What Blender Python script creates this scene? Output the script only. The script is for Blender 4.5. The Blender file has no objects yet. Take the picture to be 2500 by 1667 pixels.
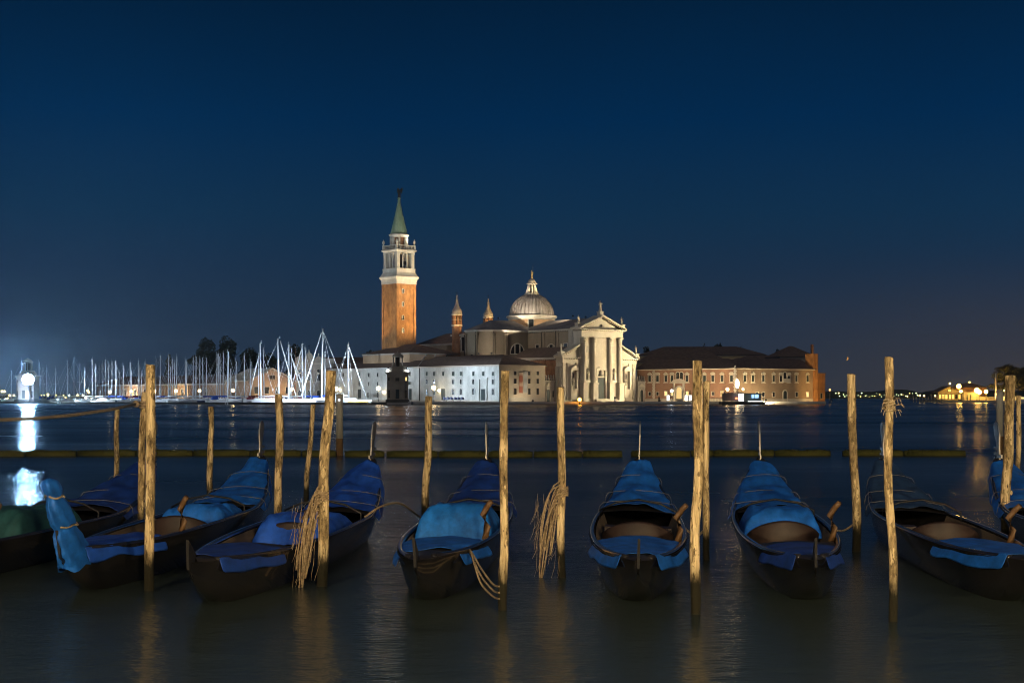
import bpy, bmesh, math, random
from mathutils import Vector, Matrix, noise

random.seed(11)
sc = bpy.context.scene
C = sc.collection
PI = math.pi
R = math.radians

# ------------------------------------------------------------------ camera
F, CX, HY, CH = 3472.0, 1250.0, 967.0, 2.4      # focal length in photo pixels, centre, horizon row, eye height
cam_d = bpy.data.cameras.new('camera')
cam_d.lens = 50.0; cam_d.sensor_width = 36.0
cam_d.shift_y = (HY - 833.5) / 2500.0
cam_d.clip_start = 0.1; cam_d.clip_end = 30000
cam = bpy.data.objects.new('camera', cam_d); C.objects.link(cam)
cam.location = (0, 0, CH); cam.rotation_euler = (R(90), 0, 0)
sc.camera = cam

# ------------------------------------------------------------------ night sky
world = bpy.data.worlds.new('World'); sc.world = world; world.use_nodes = True
wn = world.node_tree; wn.nodes.clear()
w_out = wn.nodes.new('ShaderNodeOutputWorld')
w_bg = wn.nodes.new('ShaderNodeBackground')
w_co = wn.nodes.new('ShaderNodeTexCoord')
w_sep = wn.nodes.new('ShaderNodeSeparateXYZ')
w_ramp = wn.nodes.new('ShaderNodeValToRGB')
w_sky = wn.nodes.new('ShaderNodeTexSky'); w_sky.sky_type = 'NISHITA'; w_sky.sun_disc = False
w_sky.sun_elevation = R(-6); w_sky.sun_rotation = R(150)
w_mul = wn.nodes.new('ShaderNodeVectorMath'); w_mul.operation = 'SCALE'; w_mul.inputs['Scale'].default_value = 0.02
w_add = wn.nodes.new('ShaderNodeVectorMath'); w_add.operation = 'ADD'
wn.links.new(w_co.outputs['Generated'], w_sep.inputs[0])
wn.links.new(w_sep.outputs['Z'], w_ramp.inputs['Fac'])
els = w_ramp.color_ramp.elements
stops = [(0.0, (.0255, .0410, .0660)), (.034, (.0195, .0375, .0690)), (.085, (.0105, .0310, .0690)), (.125, (.0052, .0300, .0740)),
         (.190, (.0006, .0225, .0750)), (.268, (.0006, .0140, .0440)), (.45, (.0010, .0120, .0360)), (1.0, (.0010, .0100, .0290))]
els[0].position = stops[0][0]; els[0].color = (*stops[0][1], 1)
els[1].position = stops[-1][0]; els[1].color = (*stops[-1][1], 1)
for p_, c_ in stops[1:-1]:
    e_ = els.new(p_); e_.color = (*c_, 1)
wn.links.new(w_sky.outputs['Color'], w_mul.inputs[0])
wn.links.new(w_ramp.outputs['Color'], w_add.inputs[0])
wn.links.new(w_mul.outputs[0], w_add.inputs[1])
# warm town glow low over the mainland, to the right
w_gx = wn.nodes.new('ShaderNodeMapRange'); w_gx.interpolation_type = 'SMOOTHSTEP'; w_gx.inputs[1].default_value = .02; w_gx.inputs[2].default_value = .42
w_gz = wn.nodes.new('ShaderNodeMapRange'); w_gz.interpolation_type = 'SMOOTHSTEP'; w_gz.inputs[1].default_value = .11; w_gz.inputs[2].default_value = .0
wn.links.new(w_sep.outputs['X'], w_gx.inputs[0]); wn.links.new(w_sep.outputs['Z'], w_gz.inputs[0])
w_gm = wn.nodes.new('ShaderNodeMath'); w_gm.operation = 'MULTIPLY'
wn.links.new(w_gx.outputs[0], w_gm.inputs[0]); wn.links.new(w_gz.outputs[0], w_gm.inputs[1])
w_gv = wn.nodes.new('ShaderNodeVectorMath'); w_gv.operation = 'SCALE'; w_gv.inputs[0].default_value = (.034, .013, -.009)
wn.links.new(w_gm.outputs[0], w_gv.inputs['Scale'])
w_ad2 = wn.nodes.new('ShaderNodeVectorMath'); w_ad2.operation = 'ADD'
wn.links.new(w_add.outputs[0], w_ad2.inputs[0]); wn.links.new(w_gv.outputs[0], w_ad2.inputs[1])
# slight unevenness of the night air
w_nz = wn.nodes.new('ShaderNodeTexNoise'); w_nz.inputs['Scale'].default_value = 3.2; w_nz.inputs['Detail'].default_value = 5
wn.links.new(w_co.outputs['Generated'], w_nz.inputs['Vector'])
w_nr = wn.nodes.new('ShaderNodeMapRange'); w_nr.inputs[3].default_value = .80; w_nr.inputs[4].default_value = 1.20
wn.links.new(w_nz.outputs['Fac'], w_nr.inputs[0])
w_nm = wn.nodes.new('ShaderNodeVectorMath'); w_nm.operation = 'SCALE'
wn.links.new(w_ad2.outputs[0], w_nm.inputs[0]); wn.links.new(w_nr.outputs[0], w_nm.inputs['Scale'])
wn.links.new(w_nm.outputs[0], w_bg.inputs['Color'])
w_bg.inputs['Strength'].default_value = 1.0
wn.links.new(w_bg.outputs[0], w_out.inputs[0])

# added fill sun from behind us, lifts dark roofs and walls like town glow
fill_sun_d = bpy.data.lights.new('fill_sun', 'SUN'); fill_sun_d.energy = .30; fill_sun_d.angle = R(12); fill_sun_d.color = (1.0, .88, .74)
fill_sun_l = bpy.data.objects.new('fill_sun', fill_sun_d); C.objects.link(fill_sun_l)
fill_sun_l.rotation_euler = (R(52), 0, R(-18))

sc.view_settings.view_transform = 'Standard'
sc.view_settings.look = 'None'
sc.view_settings.exposure = 0.0
sc.view_settings.gamma = 1.0
sc.view_settings.use_curve_mapping = False
sc.cycles.use_denoising = True
try: sc.cycles.denoiser = 'OPENIMAGEDENOISE'
except Exception: pass
sc.cycles.sample_clamp_indirect = 4.0
sc.cycles.sample_clamp_direct = 0.0
sc.cycles.max_bounces = 6
sc.cycles.filter_width = 1.0
sc.cycles.caustics_reflective = False
sc.cycles.caustics_refractive = False

def P(px, py, D):
    return Vector(((px - CX) / F * D, D, CH + (HY - py) / F * D))
def gx(px, D): return (px - CX) / F * D
def wz(py, D): return CH + (HY - py) / F * D

# ------------------------------------------------------------------ materials
MATS = {}
def mat(name, col, rough=.8, col2=None, scale=.6, bump=0.0, bscale=8., metal=0., spec=.3, detail=6., fac=(.35, .65), stretch=None, coat=0):
    if name in MATS: return MATS[name]
    m = bpy.data.materials.new(name); m.use_nodes = True
    nt = m.node_tree; b = nt.nodes['Principled BSDF']
    b.inputs['Roughness'].default_value = rough; b.inputs['Metallic'].default_value = metal
    b.inputs['Specular IOR Level'].default_value = spec
    b.inputs['Coat Weight'].default_value = coat
    b.inputs['Base Color'].default_value = (*col, 1)
    tc = nt.nodes.new('ShaderNodeTexCoord'); mp = nt.nodes.new('ShaderNodeMapping')
    nt.links.new(tc.outputs['Object'], mp.inputs[0])
    if stretch: mp.inputs['Scale'].default_value = stretch
    if col2 is not None:
        n = nt.nodes.new('ShaderNodeTexNoise'); n.inputs['Scale'].default_value = scale; n.inputs['Detail'].default_value = detail
        n.inputs['Roughness'].default_value = .65
        nt.links.new(mp.outputs[0], n.inputs['Vector'])
        r = nt.nodes.new('ShaderNodeValToRGB'); r.color_ramp.elements[0].position = fac[0]; r.color_ramp.elements[1].position = fac[1]
        r.color_ramp.elements[0].color = (*col, 1); r.color_ramp.elements[1].color = (*col2, 1)
        nt.links.new(n.outputs['Fac'], r.inputs[0]); nt.links.new(r.outputs[0], b.inputs['Base Color'])
    if bump:
        n2 = nt.nodes.new('ShaderNodeTexNoise'); n2.inputs['Scale'].default_value = bscale; n2.inputs['Detail'].default_value = 8
        nt.links.new(mp.outputs[0], n2.inputs['Vector'])
        bp = nt.nodes.new('ShaderNodeBump'); bp.inputs['Strength'].default_value = bump
        nt.links.new(n2.outputs['Fac'], bp.inputs['Height']); nt.links.new(bp.outputs[0], b.inputs['Normal'])
    MATS[name] = m
    return m
def emis(name, col, strength):
    if name in MATS: return MATS[name]
    m = bpy.data.materials.new(name); m.use_nodes = True
    nt = m.node_tree; nt.nodes.clear()
    o = nt.nodes.new('ShaderNodeOutputMaterial'); e = nt.nodes.new('ShaderNodeEmission')
    e.inputs['Color'].default_value = (*col, 1); e.inputs['Strength'].default_value = strength
    nt.links.new(e.outputs[0], o.inputs[0]); MATS[name] = m
    return m

M_STONE = mat('istrian_stone', (.50, .45, .36), .75, (.68, .64, .54), .25, .25, 3., stretch=(1, 1, .45))
M_STONE2 = mat('grey_stone', (.36, .33, .28), .8, (.50, .47, .41), .3, .3, 3., stretch=(1, 1, .4))
M_NAVE = mat('nave_plaster', (.22, .175, .12), .9, (.34, .28, .20), .16, .2, 4., stretch=(1, 1, .35))
M_DRUM = mat('drum_plaster', (.50, .31, .16), .9, (.60, .39, .22), .3, .2, 4.)
M_BRICK = mat('campanile_brick', (.25, .115, .042), .92, (.52, .26, .095), .8, .6, 9., stretch=(1, 1, .5), detail=10)
M_BRICKD = mat('old_brick', (.25, .12, .06), .92, (.42, .22, .11), .7, .5, 6.)
M_WHITE = mat('pale_plaster', (.36, .37, .35), .9, (.66, .67, .64), .30, .2, 3., stretch=(1, 1, .5))
M_BEIGE = mat('beige_plaster', (.40, .35, .27), .9, (.50, .44, .35), .2, .2, 3.)
M_PINK = mat('pink_brick_plaster', (.25, .14, .085), .9, (.37, .215, .135), .2, .3, 4., stretch=(1, 1, .5))
M_YEL = mat('ochre_plaster', (.42, .33, .18), .9, (.52, .43, .25), .2, .2, 3.)
M_ROOF = mat('roof_tile', (.13, .09, .068), .9, (.22, .155, .115), 1.0, .8, 5.)
M_LEAD = mat('lead_sheet', (.21, .175, .14), .6, (.46, .43, .39), .5, .2, 3., stretch=(1, 1, .3))
M_LEADROOF = mat('lead_roof', (.20, .18, .17), .6, (.40, .36, .33), .3, .25, 3.)
M_COPPER = mat('copper_patina', (.20, .30, .19), .65, (.36, .45, .29), .4, .2, 4., stretch=(1, 1, .35))
M_PANE = mat('dark_pane', (.012, .015, .017), .25, spec=.5)
M_SHUT = mat('green_shutter', (.02, .035, .03), .6)
M_DOORD = mat('dark_door', (.03, .045, .045), .6)
M_BRONZE = mat('dark_bronze', (.06, .05, .035), .55, metal=.4)
M_IRON = mat('black_iron', (.02, .02, .022), .5, metal=.5)
M_STEEL = mat('lamp_post_steel', (.16, .17, .17), .5, metal=.3)
M_QUAY = mat('quay_stone', (.27, .26, .24), .8, (.40, .39, .36), .3, .3, 2.)
M_MOLE = mat('mole_stone', (.055, .055, .045), .85, (.12, .115, .10), .4, .5, 2.)
M_EARTH = mat('dark_earth', (.02, .022, .018), .95)
M_BOATW = mat('boat_gelcoat', (.74, .77, .80), .3, spec=.5)
M_BOATY = mat('boat_yellow', (.75, .55, .05), .4)
M_BOATB = mat('boat_navy', (.015, .03, .12), .4)
M_MAST = mat('mast_alloy', (.70, .74, .78), .45, spec=.5)
M_COVB = mat('sail_cover_blue', (.02, .07, .36), .8)
M_COVR = mat('sail_cover_red', (.16, .02, .03), .8)
M_COVW = mat('sail_cloth', (.68, .70, .72), .8)
M_BANN1 = mat('banner_red_cream', (.30, .10, .06), .8, (.62, .55, .42), .18, fac=(.48, .52), detail=1)
M_BANN2 = mat('banner_grey', (.34, .34, .34), .8, (.60, .60, .58), .2, fac=(.45, .55), detail=1)
M_LEAF = mat('leaf_dark', (.040, .045, .020), .9, (.075, .078, .035), .5)
M_LEAF2 = mat('leaf_olive', (.07, .068, .02), .9, (.12, .11, .035), .5)
M_BARK_SHADE = mat('bark_and_shade', (.05, .038, .026), .95)  # tree bark, also the dark put into niches and open cores as shade
E_WARM = emis('globe_warm', (1.0, .72, .36), 34)
E_WHITE = emis('lamp_white', (.85, .93, 1.0), 20)
E_COLD = emis('floodlight_face', (.30, .60, 1.0), 1400)
E_LENS = emis('flood_lens', (1.0, .85, .6), 12)
E_LENSC = emis('flood_lens_cold', (.75, .85, 1.0), 60)
E_ORANGE = emis('orange_beacon', (1.0, .36, .03), 45)
E_WIN = emis('lit_window', (1.0, .68, .26), 1.6)
E_WINW = emis('lit_window_white', (.9, .95, 1.0), 2.2)
E_SIGN = emis('lit_panel', (.95, .97, 1.0), 3.0)
E_SIGNB = emis('lit_panel_blue', (.35, .65, 1.0), 2.0)
E_RED = emis('red_lamp', (1.0, .08, .03), 12)
E_YEL = emis('sodium', (1.0, .56, .10), 48)
E_GREENW = emis('shore_lamp', (.85, 1.0, .50), 3.5)
E_YELW = emis('shore_lamp_amber', (1.0, .70, .20), 7)

# ------------------------------------------------------------------ mesh builder
class MB:
    def __init__(s): s.v = []; s.f = []; s.sm = []; s.mi = []; s.cur = 0
    def add(s, vs, fs, smooth=False):
        o = len(s.v); s.v += [tuple(v) for v in vs]
        for f in fs: s.f.append([o + i for i in f]); s.sm.append(smooth); s.mi.append(s.cur)
        return s
    def box(s, x0, x1, y0, y1, z0, z1):
        return s.add([(x0,y0,z0),(x1,y0,z0),(x1,y1,z0),(x0,y1,z0),(x0,y0,z1),(x1,y0,z1),(x1,y1,z1),(x0,y1,z1)],
                     [(0,3,2,1),(4,5,6,7),(0,1,5,4),(1,2,6,5),(2,3,7,6),(3,0,4,7)])
    def frus(s, hx0, hy0, z0, hx1, hy1, z1, cx=0, cy=0):
        return s.add([(cx-hx0,cy-hy0,z0),(cx+hx0,cy-hy0,z0),(cx+hx0,cy+hy0,z0),(cx-hx0,cy+hy0,z0),
                      (cx-hx1,cy-hy1,z1),(cx+hx1,cy-hy1,z1),(cx+hx1,cy+hy1,z1),(cx-hx1,cy+hy1,z1)],
                     [(0,3,2,1),(4,5,6,7),(0,1,5,4),(1,2,6,5),(2,3,7,6),(3,0,4,7)])
    def prism_y(s, poly, y0, y1):           # polygon in x,z (counter-clockwise seen from -y) extruded along y
        n = len(poly)
        vs = [(x, y0, z) for x, z in poly] + [(x, y1, z) for x, z in poly]
        fs = [tuple(range(n)), tuple(range(2*n-1, n-1, -1))] + [(i, n+i, n+(i+1) % n, (i+1) % n) for i in range(n)]
        return s.add(vs, fs)
    def prism_z(s, poly, z0, z1):
        n = len(poly)
        vs = [(x, y, z0) for x, y in poly] + [(x, y, z1) for x, y in poly]
        fs = [tuple(range(n-1, -1, -1)), tuple(range(n, 2*n))] + [(i, (i+1) % n, n+(i+1) % n, n+i) for i in range(n)]
        return s.add(vs, fs)
    def lathe(s, prof, cx=0, cy=0, n=16, smooth=True, a0=0., a1=2*PI, phase=0.):
        full = abs(a1-a0-2*PI) < 1e-6
        k = n if full else n+1
        vs = []
        for r, z in prof:
            for i in range(k):
                a = phase + a0 + (a1-a0)*i/n
                vs.append((cx + r*math.cos(a), cy + r*math.sin(a), z))
        fs = []
        for j in range(len(prof)-1):
            for i in range(n):
                i2 = (i+1) % k
                fs.append((j*k+i, j*k+i2, (j+1)*k+i2, (j+1)*k+i))
        s.add(vs, fs, smooth)
        if full:
            o = len(s.v) - len(vs)
            if prof[0][0] > 1e-4: s.f.append([o+i for i in range(k-1, -1, -1)]); s.sm.append(False); s.mi.append(s.cur)
            if prof[-1][0] > 1e-4: s.f.append([o+(len(prof)-1)*k+i for i in range(k)]); s.sm.append(False); s.mi.append(s.cur)
        return s
    def tube(s, pts, rad, n=6, smooth=True):
        pts = [Vector(p) for p in pts]; vs = []; k = len(pts)
        for i, p in enumerate(pts):
            d = (pts[min(i+1, k-1)] - pts[max(i-1, 0)]).normalized()
            u = d.cross(Vector((0, 0, 1)))
            if u.length < 1e-3: u = d.cross(Vector((1, 0, 0)))
            u.normalize(); w = d.cross(u)
            r = rad(i/(k-1)) if callable(rad) else rad
            for j in range(n):
                a = 2*PI*j/n
                vs.append(p + u*(r*math.cos(a)) + w*(r*math.sin(a)))
        fs = [(i*n+j, i*n+(j+1) % n, (i+1)*n+(j+1) % n, (i+1)*n+j) for i in range(k-1) for j in range(n)]
        fs += [tuple(range(n-1, -1, -1)), tuple((k-1)*n+j for j in range(n))]
        return s.add(vs, fs, smooth)
    def ball(s, c, r, n=10, m=6, sz=1.0):
        prof = [(max(1e-5, r*math.sin(PI*i/m)), c[2] - sz*r*math.cos(PI*i/m)) for i in range(m+1)]
        return s.lathe(prof, c[0], c[1], n)
    def ring(s, outer, inner, yf, yb, yi=None):   # frame in x,z, front at yf, back at yb
        n = len(outer); yi = yb if yi is None else yi
        vs = [(x, yf, z) for x, z in outer] + [(x, yf, z) for x, z in inner] + [(x, yb, z) for x, z in outer] + [(x, yi, z) for x, z in inner]
        fs = []
        for i in range(n):
            j = (i+1) % n
            fs += [(i, j, n+j, n+i), (i, 2*n+i, 2*n+j, j), (n+i, n+j, 3*n+j, 3*n+i)]
        return s.add(vs, fs)
    def mesh(s, name, mats):
        me = bpy.data.meshes.new(name); me.from_pydata(s.v, [], s.f); me.update()
        if not isinstance(mats, (list, tuple)): mats = [mats]
        for m in mats: me.materials.append(m)
        me.polygons.foreach_set('use_smooth', s.sm); me.polygons.foreach_set('material_index', s.mi)
        bm = bmesh.new(); bm.from_mesh(me)
        bmesh.ops.recalc_face_normals(bm, faces=bm.faces); bm.to_mesh(me); bm.free()
        return me
    def build(s, name, mats, parent=None, loc=(0, 0, 0), rz=0.):
        return link(name, s.mesh(name, mats), parent, loc, rz)

def link(name, me, parent=None, loc=(0, 0, 0), rz=0.):
    o = bpy.data.objects.new(name, me); C.objects.link(o)
    if parent is not None: o.parent = parent
    o.location = loc; o.rotation_euler = (0, 0, rz)
    return o
def tag(o, label, cat, group=None, kind=None):
    if label: o['label'] = label
    if cat: o['category'] = cat
    if group: o['group'] = group
    if kind: o['kind'] = kind
    return o
def thing(name, label, cat, loc=(0, 0, 0), rz=0., group=None):
    o = bpy.data.objects.new(name, None); C.objects.link(o); o.empty_display_size = .5
    o.location = loc; o.rotation_euler = (0, 0, rz)
    return tag(o, label, cat, group)
def copy_tree(o, parent=None):
    c = o.copy(); C.objects.link(c); c.parent = parent
    for ch in [x for x in C.objects if x.parent == o]: copy_tree(ch, c)
    return c

# -- frame of a building: local x along its front, local y away from us
class Frame:
    def __init__(s, X, Y, rz, z=.7): s.X, s.Y, s.rz, s.z = X, Y, rz, z; s.c, s.s = math.cos(rz), math.sin(rz)
    def w(s, x, y): return s.X + s.c*x - s.s*y, s.Y + s.s*x + s.c*y
    def front(s, px, py, y0=0.):            # photo pixel on the plane local y = y0 -> local x, z
        k = (px - CX)/F                      # X = k Y
        ox, oy = s.w(0, y0)
        x = (k*oy - ox)/(s.c - k*s.s)
        return x, wz(py, oy + s.s*x) - s.z
    def left(s, px, py, x0=0.):             # on the plane local x = x0 -> local y, z
        k = (px - CX)/F
        ox, oy = s.w(x0, 0)
        y = (k*oy - ox)/(-s.s - k*s.c)
        return y, wz(py, oy + s.c*y) - s.z
    def depth(s, x, y): return s.w(x, y)[1]

# -- windows: a frame mesh (the window) with the pane as its child; meshes shared between alike ones
WC = {}
def outline(style, w, h):
    if style == 'arch':
        r = w/2; zs = h - r
        return [(-r, 0), (r, 0)] + [(r*math.cos(PI*i/8), zs + r*math.sin(PI*i/8)) for i in range(9)]
    if style == 'lunette':
        r = w/2
        return [(r*math.cos(PI*i/14), h*math.sin(PI*i/14)) for i in range(15)]
    if style == 'round':
        r = w/2
        return [(r*math.cos(2*PI*i/14), r + r*math.sin(2*PI*i/14)) for i in range(14)]
    return [(-w/2, 0), (w/2, 0), (w/2, h), (-w/2, h)]
def grow(poly, d):
    n = len(poly); out = []
    for i in range(n):
        p0, p1, p2 = Vector(poly[i-1]), Vector(poly[i]), Vector(poly[(i+1) % n])
        def nrm(a, b):
            t = (b-a)
            if t.length < 1e-6: return Vector((0, 0))
            t.normalize(); return Vector((t.y, -t.x))
        q = nrm(p0, p1) + nrm(p1, p2)
        if q.length < 1e-6: q = nrm(p0, p1)
        q.normalize(); out.append((p1.x + q.x*d*1.15, p1.y + q.y*d*1.15))
    return out
def window(parent, face, u, z, w, h, style='rect', fm=M_STONE, pm=M_PANE, fw=.22, at=0., name='window', dep=.14):
    """face: 'F' (looks along -y, u = local x, at = local y) or 'L' (looks along -x, u = local y, at = local x) or 'R'"""
    base = 'arch' if style in ('arch', 'archsill') else ('lunette' if style == 'lunette' else ('round' if style == 'round' else 'rect'))
    key = (style, round(w, 1), round(h, 1), fm.name, pm.name, fw)
    if key not in WC:
        inn = outline(base, w, h); out = grow(inn, fw)
        f = MB().ring(out, inn, -dep, .02, -.02)
        if style == 'pediment':
            f.box(-w/2-fw-.12, w/2+fw+.12, -dep-.12, .0, h+fw+.02, h+fw+.22)
            f.prism_y([(-w/2-fw-.16, h+fw+.22), (w/2+fw+.16, h+fw+.22), (0, h+fw+.85)], -dep-.14, .0)
            f.box(-w/2-fw-.14, w/2+fw+.14, -dep-.14, 0, -fw-.22, -fw)
        if style == 'segmental':
            f.box(-w/2-fw-.12, w/2+fw+.12, -dep-.12, .0, h+fw+.02, h+fw+.2)
            rr = w/2+fw+.14
            f.prism_y([(rr*math.cos(PI*i/8), h+fw+.2+.62*math.sin(PI*i/8)) for i in range(9)], -dep-.14, .0)
            f.box(-w/2-fw-.14, w/2+fw+.14, -dep-.14, 0, -fw-.22, -fw)
        if style == 'lunette':
            for sx in (-.19, .19):
                hh = h*math.sqrt(max(0, 1-(sx*2)**2))
                f.box(sx*w-.2, sx*w+.2, -dep*.9, .0, 0, hh)
        p = MB(); n = len(inn)
        p.add([(x, -.035, q) for x, q in inn], [tuple(range(n))])
        if style in ('rect', 'segmental', 'pediment') and pm in (M_PANE,):
            p.add([(-.03, -.05, 0), (.03, -.05, 0), (.03, -.05, h), (-.03, -.05, h)], [(0, 1, 2, 3)])
        WC[key] = (f.mesh(name, fm), p.mesh('pane', pm))
    fmesh, pmesh = WC[key]
    rz = {'F': 0., 'L': -PI/2, 'R': PI/2}[face]
    loc = (u, at, z) if face == 'F' else (at, u, z)
    o = link(name, fmesh, parent, loc, rz)
    link('pane', pmesh, o)
    return o

def hip_roof(mb, x0, x1, y0, y1, z0, z1, ov=.5, hip0=True, hip1=True, axis='x'):
    x0 -= ov; x1 += ov; y0 -= ov; y1 += ov
    if axis == 'x':
        cy = (y0+y1)/2; d = (y1-y0)/2
        a = x0 + (d if hip0 else 0); b = x1 - (d if hip1 else 0)
        vs = [(x0,y0,z0),(x1,y0,z0),(x1,y1,z0),(x0,y1,z0),(a,cy,z1),(b,cy,z1)]
        fs = [(0,1,5,4),(1,2,5),(2,3,4,5),(3,0,4),(3,2,1,0)]
    else:
        cx = (x0+x1)/2; d = (x1-x0)/2
        a = y0 + (d if hip0 else 0); b = y1 - (d if hip1 else 0)
        vs = [(x0,y0,z0),(x1,y0,z0),(x1,y1,z0),(x0,y1,z0),(cx,a,z1),(cx,b,z1)]
        fs = [(0,1,4),(1,2,5,4),(2,3,5),(3,0,4,5),(3,2,1,0)]
    mb.add(vs, fs)
    return mb

def flood(label, loc, target, power, color, spot=60, blend=.5, size=.3, cold=False, group='architectural floodlights', visor=0.):
    d = (Vector(target) - Vector(loc)).normalized()
    t = thing('floodlight', label, 'floodlight', loc, 0, group)
    q = d.to_track_quat('-Z', 'Y')
    h = MB().box(-.25, .25, -.2, .2, .05, .35).box(-.03, .03, -.32, .32, .05, .15)
    ho = h.build('housing', M_IRON, t); ho.rotation_mode = 'QUATERNION'; ho.rotation_quaternion = q
    le = MB().box(-.21, .21, -.16, .16, .02, .05).build('lens', E_LENSC if cold else E_LENS, t)
    le.rotation_mode = 'QUATERNION'; le.rotation_quaternion = q
    if visor:  # added plate that keeps upward spill off the nave walls
        vz = MB().box(-.7, .7, .0, visor, .0, .03).build('visor', M_IRON, t, (0, 0, .14)); vz.rotation_euler = (0, 0, math.atan2(-d.x, d.y))
    ld = bpy.data.lights.new('floodlight_beam', 'SPOT'); ld.energy = power; ld.color = color
    ld.spot_size = R(spot); ld.spot_blend = blend; ld.shadow_soft_size = size
    lo = bpy.data.objects.new('floodlight_beam', ld); C.objects.link(lo); lo.parent = t
    lo.location = d*(.5 if not visor else .15); lo.rotation_mode = 'QUATERNION'; lo.rotation_quaternion = q
    return t

# ================================================================== THE SETTING
def water_material():
    m = bpy.data.materials.new('lagoon_water'); m.use_nodes = True
    nt = m.node_tree; b = nt.nodes['Principled BSDF']
    b.inputs['Base Color'].default_value = (.032, .045, .042, 1)
    b.inputs['IOR'].default_value = 1.33
    tc = nt.nodes.new('ShaderNodeTexCoord')
    def nz(scale, st, detail, rough=.55):
        mp = nt.nodes.new('ShaderNodeMapping'); mp.inputs['Scale'].default_value = st
        nt.links.new(tc.outputs['Object'], mp.inputs[0])
        n = nt.nodes.new('ShaderNodeTexNoise'); n.inputs['Scale'].default_value = scale; n.inputs['Detail'].default_value = detail
        n.inputs['Roughness'].default_value = rough
        nt.links.new(mp.outputs[0], n.inputs['Vector']); return n
    rip = nz(10., (.55, 1, 1), 4, .6)
    swell = nz(1.3, (.55, 1, 1), 4)
    patch = nz(.045, (.35, 1, 1), 4)
    mr = nt.nodes.new('ShaderNodeMapRange'); mr.inputs[1].default_value = .38; mr.inputs[2].default_value = .62
    mr.inputs[3].default_value = .16; mr.inputs[4].default_value = .29
    nt.links.new(patch.outputs['Fac'], mr.inputs[0]); nt.links.new(mr.outputs[0], b.inputs['Roughness'])
    ms = nt.nodes.new('ShaderNodeMapRange'); ms.inputs[1].default_value = .38; ms.inputs[2].default_value = .62
    ms.inputs[3].default_value = .010; ms.inputs[4].default_value = .021
    nt.links.new(patch.outputs['Fac'], ms.inputs[0])
    b1 = nt.nodes.new('ShaderNodeBump'); b1.inputs['Strength'].default_value = 1.0
    nt.links.new(ms.outputs[0], b1.inputs['Distance']); nt.links.new(rip.outputs['Fac'], b1.inputs['Height'])
    b2 = nt.nodes.new('ShaderNodeBump'); b2.inputs['Strength'].default_value = 1.0; b2.inputs['Distance'].default_value = .034
    nt.links.new(swell.outputs['Fac'], b2.inputs['Height']); nt.links.new(b1.outputs[0], b2.inputs['Normal'])
    nt.links.new(b2.outputs[0], b.inputs['Normal'])
    return m
wb = MB()
wb.add([(-1600, .3, 0), (1600, .3, 0), (1600, 1800, 0), (-1600, 1800, 0)], [(0, 1, 2, 3)])
tag(wb.build('lagoon_water', water_material()), None, None, kind='structure')
lb = MB().box(-400, 400, -.6, 900, -6, -5)
tag(lb.build('lagoon_bed', M_EARTH), None, None, kind='structure')

def poly_pd(lst): return [(gx(p, d), d) for p, d in lst]
isl = poly_pd([(944, 394.5), (1003, 394.5), (1008, 397), (1219, 396.5), (1450, 407), (1600, 411), (1800, 414), (2017, 428), (2017, 640),
               (1100, 700), (300, 720), (228, 566), (241, 560), (590, 470), (700, 474), (800, 462), (926, 436), (944, 405)])
tag(MB().prism_z(isl, -4.5, .7).build('island_ground', M_QUAY), None, None, kind='structure')
# white stone kerb along the island's water front, in pieces as laid
def strip(p0, p1, w, z0, z1, m, name='kerb_stone', parent=None):
    a, b = Vector((*p0, 0)), Vector((*p1, 0)); d = (b-a).normalized(); n = Vector((-d.y, d.x, 0))
    mb = MB(); q = [a, b, b+n*w, a+n*w]
    mb.prism_z([(v.x, v.y) for v in q], z0, z1)
    return mb.build(name, m, parent)
M_KERB = mat('kerb_white_stone', (.50, .50, .48), .8, (.62, .62, .60), .3)
kerb = thing('quay_kerb', None, None, (0, 0, 0)); kerb['kind'] = 'structure'
front = isl[1:8]
for (a, b) in zip(front[:-1], front[1:]):
    n = max(1, int((Vector(b)-Vector(a)).length/9))
    for i in range(n):
        p0 = Vector(a).lerp(Vector(b), i/n); p1 = Vector(a).lerp(Vector(b), (i+.992)/n)
        d = (p1-p0).normalized(); off = Vector((d.y, -d.x))*.12
        strip(p0+off, p1+off, .9, .32, .86, M_KERB, 'kerb_stone', kerb)
# landing steps in front of the church
# near quay on which we stand, with its lamps behind us
tag(MB().box(-60, 60, -40, .35, -4, .82).build('near_quay', M_QUAY), None, None, kind='structure')

# breakwater mole between the two lighthouses
mole_pts = poly_pd([(-60, 474), (52, 461), (300, 442), (560, 420), (800, 402.5), (946, 395.5)])
mole = []
for x, y in mole_pts: mole.append((x, y))
for x, y in reversed(mole_pts): mole.append((x+1.0, y+3.2))
br = thing('breakwater', 'low dark stone breakwater running between the two lighthouses', 'breakwater', (mole_pts[2][0], mole_pts[2][1], 0))
o = MB().prism_z([(x-mole_pts[2][0], y-mole_pts[2][1]) for x, y in mole], -4.2, .42).build('mole_wall', M_MOLE, br)
for a, b in zip(mole_pts[:-1], mole_pts[1:]):
    n = max(1, int((Vector(b)-Vector(a)).length/4))
    for i in range(n):
        p0 = Vector(a).lerp(Vector(b), i/n) - Vector(mole_pts[2]); p1 = Vector(a).lerp(Vector(b), (i+.985)/n) - Vector(mole_pts[2])
        strip(p0+Vector((-.1, -.12)), p1+Vector((-.1, -.12)), 1.0, .42, .60+.03*random.random(), M_MOLE, 'capstone', br)

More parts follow.
